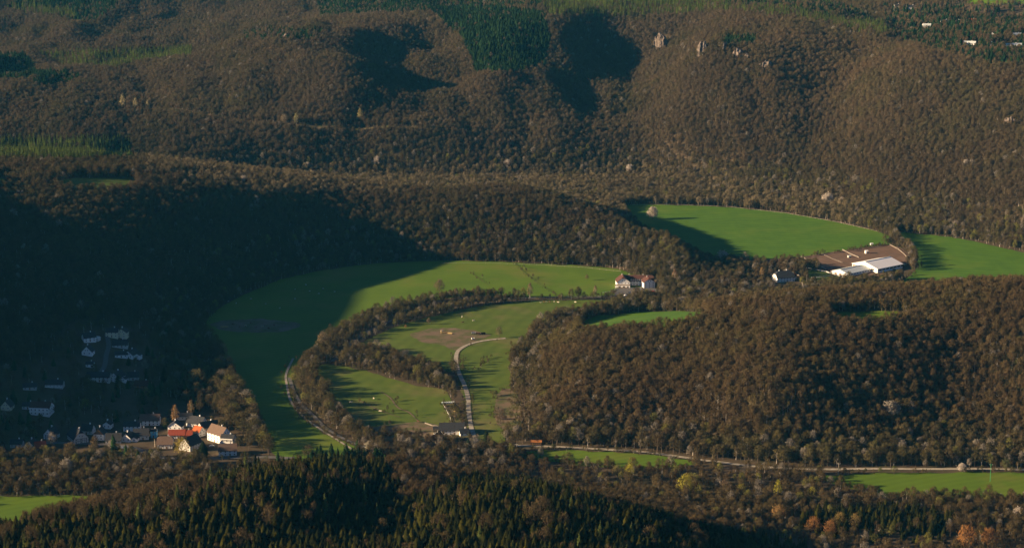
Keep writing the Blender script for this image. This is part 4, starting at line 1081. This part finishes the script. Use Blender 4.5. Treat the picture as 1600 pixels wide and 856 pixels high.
# farm at the foot of the wooded hill
x, y, _ = P(706, 678, 0)
farm = tag(empty('farm_barn', (x, y + 4, 0), R(4)), 'dark roofed farm barn with a bright white zigzag gable', 'barn')
block(farm, 21, 13, 4.2, 5.0, 'white', 'roof_dark', chim=0, base=-1)
block(farm, 8, 6, 3.6, 3.4, 'white', 'roof_dark', cx=-12, cy=-2.5, rot=0, chim=0, base=-1, door=False)
block(farm, 8, 7, 3.0, 2.6, 'white', 'roof_dark', cx=10, cy=-7, rot=.2, chim=1, base=-1, door=False)
x, y, _ = P(684, 688, 0)
bh = tag(empty('brick_house', (x, y, 0), R(70)), 'small brick house in front of the dark roofed farm barn', 'house')
block(bh, 9, 7, 3.6, 3.8, 'brick', 'roof_dark', base=-1)
x, y, _ = P(838, 695.5, 0)
hut = tag(empty('field_hut', (x, y + 4, 0), R(-2)), 'long open shed with an orange roof beside the valley road', 'shed')
block(hut, 9, 4, 2.3, 1.2, 'wood', 'orange', chim=0, base=-.5, over=.3, wn=False, door=False)
q = MB()
for i in range(6): q.box(-4.5 + i * 1.75, -4.35 + i * 1.75, -2.12, -1.98, 0, 2.3)
q.build('post_row', M['timber'], hut)

# ------------------------------------------------------------------ cars
def car(px, py, rot, paint, label, van=False, flat=True):
    x, y, z = P(px, py, 0) if flat else gp(px, py)
    r = tag(empty('van' if van else 'car', (x, y, z + .4), R(rot)), label, 'van' if van else 'car', 'parked cars')
    L, W, h1, h2 = (5.2, 2.0, 1.0, 2.1) if van else (4.4, 1.8, .85, 1.45)
    pr = [(-L/2,.3),(-L/2,h1),(-L*.38,h1+.05),(-L*.28,h2),(L*.16,h2),(L*.30,h1+.03),(L/2,h1*.8),(L/2,.3)] if not van else [(-L/2,.3),(-L/2,h2),(L*.28,h2),(L*.42,h1+.1),(L/2,h1*.9),(L/2,.3)]
    n = len(pr); v = [(a, s * W / 2 * (.86 if b > h1 + .2 else 1), b) for s in (-1, 1) for a, b in pr]
    mesh_obj('body', v, [tuple(range(n))[::-1], tuple(range(n, 2 * n))] + [(i, (i + 1) % n, n + (i + 1) % n, n + i) for i in range(n)], M[paint], r)
    g = MB(); g.box(-L * .24, L * .15, -W * .44 - .02, W * .44 + .02, h1 + .1, h2 - .12); g.build('side_window', M['glass'], r)
    MB().add([(L*.17, -W*.38, h2-.1), (L*.17, W*.38, h2-.1), (L*.31, W*.4, h1+.1), (L*.31, -W*.4, h1+.1)], [(0,1,2,3)]).build('windscreen', M['glass'], r)
    for sx in (-1, 1):
        for sy in (-1, 1):
            MB().bar((sx * L * .31, sy * (W / 2 - .2), .33), (sx * L * .31, sy * (W / 2 + .02), .33), .33, n=10).build('wheel', M['tyre'], r)
for a in ((978,462.5,20,'carw','white car at the left edge of the inn yard'),(984,458.5,35,'carb','blue car behind the white one at the left of the inn yard'),(990,455.5,80,'card','dark car in front of the inn entrance'),
          (1002,459,60,'cars','silver car in the middle of the inn yard'),(1007,460,65,'card','black car right of the silver one in the inn yard'),(1011,459.3,65,'carb','blue car in the right hand row of the inn yard'),
          (1015,459.5,65,'cars','silver grey car right of the blue one in the inn yard row'),(1021,456.5,10,'carr','red car at the right end of the inn yard'),
          (147,699,5,'cars','silver car on the village street near the tan gabled house'),(152,698,5,'card','dark car on the village street near the tan gabled house'),(331,698,15,'cars','silver car parked left of the tall white farmhouse'),
          (191,701,-8,'cars','grey car on the village street below the porch house'),(767,700,5,'carw','white car on the valley road beside the farm spruces')):
    car(*a)
car(1328, 440, 30, 'card', 'dark van parked in front of the long stable', van=True)

# ------------------------------------------------------------------ fences
def fence(pix, label, m='post', gap=4.0, ht=1.3, rails=2, flat=True, th=.09, name='fence'):
    pts = [P(a, b, 0)[:2] if flat else gp(a, b)[:2] for a, b in pix]
    x0, y0 = pts[0]; z0 = float(hgt(x0, y0))
    r = tag(empty(name, (x0, y0, z0)), label, 'fence')
    posts, rl = MB(), MB()
    for (ax, ay), (bx, by) in zip(pts[:-1], pts[1:]):
        L = math.hypot(bx - ax, by - ay); n = max(1, int(L / gap)); prev = None
        for i in range(n + 1):
            t = i / n; x, y = ax + (bx - ax) * t, ay + (by - ay) * t; z = float(hgt(x, y))
            c = (x - x0, y - y0, z - z0); posts.box(c[0]-th, c[0]+th, c[1]-th, c[1]+th, c[2]-.3, c[2]+ht)
            if prev:
                for k in range(rails):
                    zz = ht * (.45 + .45 * k / max(1, rails - 1)) if rails > 1 else ht * .7
                    rl.bar((prev[0], prev[1], prev[2] + zz), (c[0], c[1], c[2] + zz), th * .8, n=4)
            prev = c
    tag(posts.build('posts', M[m], r)); rl.build('rails', M[m], r)
fence([(1250,401),(1262,407),(1276,414),(1290.5,421)], 'pale wooden fence crossing the brown arena on the left', th=.22)
fence([(1316.5,391),(1328,397),(1341.7,403)], 'pale wooden fence crossing the brown arena further right', th=.2)
fence([(1284,397),(1300,405),(1316,411)], 'thin dark rail dividing the middle of the brown arena', th=.08)
fence([(1263,419.6),(1278,423),(1290,425),(1298,428),(1328,437)], 'bright white fence in front of the stable doors', 'wpost', th=.32)
fence([(1267.7,434.6),(1284,433.5),(1300,430.5)], 'white paddock fence running left from the stable', 'wpost', th=.16, gap=3)
fence([(1261,436),(1272,440.5),(1284,446)], 'white fence along the drive below the paddock', 'wpost', th=.28)
fence([(1285,446),(1305,443),(1326,439)], 'thin white fence at the lower side of the paddock', 'wpost', th=.1, gap=3)
fence([(1224.7,421),(1235,427),(1250,432)], 'pale fence behind the black roofed house', th=.18)
fence([(1390,383),(1402,389),(1412,397),(1418,404)], 'pale fence at the right end of the arena', th=.16)
fence([(985,321),(1060,320.5),(1140,324),(1230,334),(1310,348),(1375,363)], 'post and wire fence along the far edge of the far field', gap=9, th=.12, rails=1)
fence([(693,633),(697,641),(703,652),(706,664)], 'white fence beside the dirt track at the farm', 'wpost', th=.14)
fence([(664,662),(676,666),(690,668),(712,664)], 'pale rail fence behind the farm barn', th=.18)
fence([(1040,447),(1060,446)], 'short white fence right of the inn', 'wpost', th=.14)
fence([(942,458),(955,456),(966,451)], 'low white fence at the left side of the inn', 'wpost', th=.1, gap=3)
fence([(690,412),(770,412),(850,415),(915,419),(970,425)], 'post fence at the forest edge behind the big meadow', gap=8, th=.1, rails=1)

# ------------------------------------------------------------------ small farm things
x0, y0, _ = P(691.5, 631, 0)
_b = None
for i in range(7):
    r = empty('silage_bale', (x0 + i * 1.75, y0 + .25 * i, .4), .1 + i * .05)
    if _b is None:
        m1 = MB(); m1.bar((0, -.8, .8), (0, .8, .8), .8, n=14); m2 = MB().bar((0, -.55, .8), (0, -.35, .8), .815, n=14)
        _b = (m1.build('wrap', M['bale'], r), m2.build('band', M['green'], r))
    else:
        for q in _b:
            c = q.copy(); COL.objects.link(c); c.parent = r
    tag(r, 'white wrapped silage bale in the row at the end of the dirt track', 'bale', 'silage bales at the farm')
def shelter(px, py, w, d, h, wall, roof, rot, label):
    x, y, _ = P(px, py, 0); r = tag(empty('field_shelter', (x, y, .2), R(rot)), label, 'shelter')
    mb = MB(); mb.box(-w/2, w/2, d/2 - .12, d/2, 0, h); mb.box(-w/2, -w/2 + .12, -d/2, d/2 - .12, 0, h * .95); mb.box(w/2 - .12, w/2, -d/2, d/2 - .12, 0, h * .95); mb.box(-w/2 + .12, w*.1, -d/2, -d/2 + .1, 0, h * .9)
    mb.build('wall', M[wall], r)
    MB().add([(-w/2-.3,-d/2-.4,h*.97),(w/2+.3,-d/2-.4,h*.97),(w/2+.3,d/2+.3,h+.1),(-w/2-.3,d/2+.3,h+.1),(-w/2-.3,-d/2-.4,h*.97+.15),(w/2+.3,-d/2-.4,h*.97+.15),(w/2+.3,d/2+.3,h+.25),(-w/2-.3,d/2+.3,h+.25)],
             [(0,3,2,1),(4,5,6,7),(0,1,5,4),(1,2,6,5),(2,3,7,6),(3,0,4,7)]).build('roof', M[roof], r)
shelter(1354,396,3.6,3.2,3.4,'white','roof_white',20,'small white shelter standing alone on the brown arena')
shelter(1362,383,3.4,2.6,2.0,'white','roof_white',10,'low white shelter at the field edge above the arena')
shelter(1375,382.5,1.8,1.4,1.4,'grey','roof_dark',10,'tiny dark trough shelter right of the low white one')
shelter(1327,402.5,3.6,2.8,2.2,'grey','roof_pale',15,'grey shelter beside the fence on the brown arena')
shelter(1412,414,5,4,3,'grey','roof_dark',25,'dark shed at the right side of the riding hall')
def trailer(px, py, rot, label, m='timber', L=4.5):
    x, y, _ = P(px, py, 0); r = tag(empty('farm_trailer', (x, y, .3), R(rot)), label, 'trailer')
    MB().box(-L/2, L/2, -1.1, 1.1, .7, .85).box(-L/2, L/2, -1.1, -1.02, .85, 1.9).box(-L/2, L/2, 1.02, 1.1, .85, 1.9).box(-L/2, -L/2+.08, -1.02, 1.02, .85, 1.9).box(L/2-.08, L/2, -1.02, 1.02, .85, 1.9).build('bed', M[m], r)
    MB().bar((L/2, 0, .7), (L/2 + 1.5, 0, .45), .08).build('drawbar', M['metal'], r)
    for sx in (-.25, .25):
        for sy in (-1.05, 1.05): MB().bar((sx * L, sy - .12, .4), (sx * L, sy + .12, .4), .4, n=10).build('wheel', M['tyre'], r)
trailer(740,522,5,'pale farm trailer at the left of the three by the curved lane','metal')
trailer(747,523,-8,'dark farm trailer in the middle of the three by the curved lane')
trailer(755,522.5,12,'dark farm trailer at the right of the three by the curved lane')
trailer(739,531,15,'small white trailer beside the curved lane','white',3)
def feeder(px, py, label):
    x, y, _ = P(px, py, 0); r = tag(empty('hay_feeder', (x, y, .3)), label, 'feeder')
    mb = MB(); n = 12
    for k in range(n):
        a, b = 2*math.pi*k/n, 2*math.pi*(k+1)/n
        mb.bar((math.cos(a)*1.3, math.sin(a)*1.3, 0), (math.cos(a)*1.3, math.sin(a)*1.3, 1.4), .04, n=4)
        for z in (.5, 1.4): mb.bar((math.cos(a)*1.3, math.sin(a)*1.3, z), (math.cos(b)*1.3, math.sin(b)*1.3, z), .04, n=4)
    mb.build('rack', M['metal'], r); MB().bar((0,0,0),(0,0,1.2),1.1,.8,12).build('hay', M['hay'], r)
feeder(690,518,'round hay feeder on the bare patch of the upper pasture'); feeder(384,510,'round hay feeder on the bare patch of the dark meadow'); feeder(410,511,'second round hay feeder on the bare patch of the dark meadow')
def logs(px, py, n, L, label, rot=0):
    x, y, _ = P(px, py, 0); r = tag(empty('log_pile', (x, y, .3), R(rot)), label, 'log pile'); mb = MB(); rr = random.Random(int(px))
    for k in range(n):
        row = 0 if k < n * .6 else 1; o = (k if row == 0 else k - n * .6) * .8
        mb.bar((-L/2 + rr.uniform(-.4,.4), o + row*.4, .4 + row*.65), (L/2 + rr.uniform(-.4,.4), o + row*.4, .4 + row*.65), .38, n=7)
    mb.build('logs', M['hay'], r)
logs(694,521,6,7,'pale heap of logs on the bare patch of the upper pasture',12); logs(703,522,4,5,'smaller heap of logs right of the larger one',-20)
logs(716,643,8,5,'stack of orange brown logs beside the dirt track at the farm',60)
logs(350,512,4,8,'thin heap of logs on the left of the bare patch in the dark meadow',5)
def pole(px, py, h, label, m='post', arm=True, name='utility_pole'):
    x, y, z = P(px, py, 0); r = tag(empty(name, (x, y, z)), label, 'pole')
    MB().bar((0,0,-.5), (0,0,h), .22, .13, 8).build('shaft', M[m], r)
    if arm:
        MB().box(-1.3, 1.3, -.08, .08, h - 1.0, h - .82).build('crossarm', M[m], r)
        for k in (-1.1, 0, 1.1): MB().bar((k, 0, h - .82), (k, 0, h - .45), .08, n=6).build('insulator', M['white'], r)
pole(807,712,11,'pale utility pole beside the valley road near the farm'); pole(622,698,12,'thin utility pole left of the farm garden')
pole(1547,752,15,'tall green lattice style pole on the right hand meadow','green'); pole(1310,741,10,'thin pole beside the road on the right')
pole(242,698,7,'street lamp post below the blue fronted house',arm=False,name='lamp_post')

# ------------------------------------------------------------------ animals
def animal_mesh(name, L, H, W):
    """one continuous body grown over a skeleton"""
    V = [(-L*.42,0,H*.72),(0,0,H*.68),(L*.36,0,H*.72),(L*.52,0,H*.86),(L*.60,0,H*.98),(L*.80,0,H*.88),
         (-L*.42,W*.3,H*.5),(-L*.46,W*.3,H*.27),(-L*.42,W*.3,0),(-L*.42,-W*.3,H*.5),(-L*.38,-W*.3,H*.27),(-L*.42,-W*.3,0),
         (L*.34,W*.3,H*.48),(L*.36,W*.3,H*.25),(L*.36,W*.3,0),(L*.34,-W*.3,H*.48),(L*.38,-W*.3,H*.25),(L*.34,-W*.3,0),(-L*.52,0,H*.78),(-L*.56,0,H*.4)]
    E = [(0,1),(1,2),(2,3),(3,4),(4,5),(0,6),(6,7),(7,8),(0,9),(9,10),(10,11),(2,12),(12,13),(13,14),(2,15),(15,16),(16,17),(0,18),(18,19)]
    rad = [.24,.27,.24,.15,.12,.07]+[.13,.06,.045]*4+[.03,.025]
    me = bpy.data.meshes.new(name); me.from_pydata(V, E, []); o = bpy.data.objects.new(name, me); COL.objects.link(o)
    md = o.modifiers.new('skin', 'SKIN'); me.skin_vertices[0].data[1].use_root = True
    for i, s in enumerate(rad): me.skin_vertices[0].data[i].radius = (s * H, s * H)
    o.modifiers.new('sub', 'SUBSURF').levels = 1
    dg = bpy.context.evaluated_depsgraph_get(); m2 = bpy.data.meshes.new_from_object(o.evaluated_get(dg)); bpy.data.objects.remove(o)
    m2.shade_smooth(); return m2
COW, SHEEP = animal_mesh('cow', 2.3, 1.45, 1.0), animal_mesh('sheep', 1.2, .85, .6)
def animal(me, nm, px, py, m, label, group, s=1.0):
    x, y, _ = P(px, py, 0); d = me.copy(); d.materials.clear(); d.materials.append(M[m])
    o = bpy.data.objects.new(nm, d); COL.objects.link(o); o.location = (x, y, float(hgt(x, y)) + .36); o.rotation_euler = (0, 0, random.uniform(0, 6.28)); o.scale = (s, s, s)
    tag(o, label, nm, group)
for i, (px, py) in enumerate(((845,473.5),(850,473),(854,472.5),(859,473),(866,472.5),(871,471),(872,473.5))):
    animal(COW, 'cow', px, py, 'cow_b' if i % 2 else 'cow_w', ('brown' if i % 2 else 'cream') + ' cow in the small herd below the lane on the pasture', ('brown' if i % 2 else 'cream') + ' cows in the herd')
for px, py, m, l in ((899,473.5,'cow_w','cream cow alone at the right end of the upper pasture'),(722,496.5,'cow_w','cream cow standing alone in the middle of the upper pasture'),(723,505,'cow_b','brown cow below the lone cream one on the upper pasture'),
                     (740,502,'cow_w','pale cow right of the brown one on the upper pasture'),(584,624,'cow_w','cream cow at the edge of the tree shadow on the lower pasture'),(594,644,'cow_w','pale cow in the middle of the lower pasture'),
                     (548,630,'cow_w','pale cow in the shadow at the left of the lower pasture'),(654,660,'cow_b','brown cow at the fence of the lower pasture'),(586,641,'cow_b','brown cow left of the pale one on the lower pasture'),(1148,780,'cow_w','pale cow in the dark river strip')):
    animal(COW, 'cow', px, py, m, l, None, 1.15)
for px, py in ((478,446),(461,453),(498,460),(523,457),(461,468),(357,472),(369,475),(437,482.5),(484,456),(505,452),(392,468),(415,476)):
    animal(SHEEP, 'sheep', px, py, 'wool', 'tiny white sheep grazing on the shaded part of the big meadow', 'sheep on the dark meadow', 1.5)
for px, py in ((364,508),(374,512),(392,506),(400,513),(420,514),(428,509)):
    animal(COW, 'cow', px, py, 'cow_b', 'dark cow around the feeders on the bare patch of the dark meadow', 'cows at the dark feeders')

# ------------------------------------------------------------------ rocks on the slopes
def crag(px, py, w, h, label, seed, cols=6):
    """a broken cliff face: one cracked wall of rock with ledges"""
    x, y, z = gp(px, py); nx, nz = 26, 14; v, f = [], []
    for layer in (0, 1):
        for j in range(nz + 1):
            for i in range(nx + 1):
                a, t = i / nx, j / nz
                top = h * (.35 + .5 * float(fbm(a * cols + seed * 9, 1.5, seed)) + .25 * float(vnoise(a * cols * 2.5, 7, seed))) * math.sin(math.pi * min(1, max(0, a * .9 + .05))) ** .5
                zz = -7 + (top + 7) * t
                col = float(vnoise(a * cols * 2, seed, 5)); led = float(vnoise(a * cols, zz / 3.0, seed + 7)); cr = float(vnoise(a * 23, zz / 1.3, seed + 3))
                dep = -3.2 * col - 2.6 * led - 1.2 * cr + 5.5 * t if layer == 0 else 9.0
                v.append((-w / 2 + w * a + (led - .5) * 1.5, dep - 2.5 * math.sin(math.pi * a), zz))
    m = (nx + 1) * (nz + 1)
    for j in range(nz):
        for i in range(nx):
            q = j * (nx + 1) + i; f.append((q, q + 1, q + nx + 2, q + nx + 1)); q += m; f.append((q + 1, q, q + nx + 1, q + nx + 2))
    for i in range(nx):
        q = nz * (nx + 1) + i; f.append((q, q + 1, q + 1 + m, q + m))
    for j in range(nz):
        q = j * (nx + 1); f.append((q, q + nx + 1, q + nx + 1 + m, q + m)); q += nx; f.append((q + nx + 1, q, q + m, q + nx + 1 + m))
    tag(mesh_obj('rock_outcrop', v, f, M['rock'], loc=(x, y - 4, z + 1), rotz=-.35), label, 'rock')
crag(1031,74,26,30,'pale cliff with vertical columns on the dark upper slope',1,7)
crag(1096,84,16,26,'pale cliff block right of the big columned cliff',2,4)
crag(1131,80,7,20,'slim rock needle between the cliff blocks',3,2)
crag(1152,92,18,20,'jagged pale rocks below the small pine group',4,5)
crag(1166,95,12,14,'low rock ledge right of the jagged pale rocks',5,3)
crag(1194,108,22,16,'pale rounded outcrop at the right end of the cliff row',6,5)
crag(1577,196,20,16,'reddish outcrop on the brown slope near the right edge',7,5)
crag(447,62,18,14,'pinkish rocks on the upper left ridge',8,4)
crag(763,72,8,6,'small pale rock inside the spruce patch',9,2)
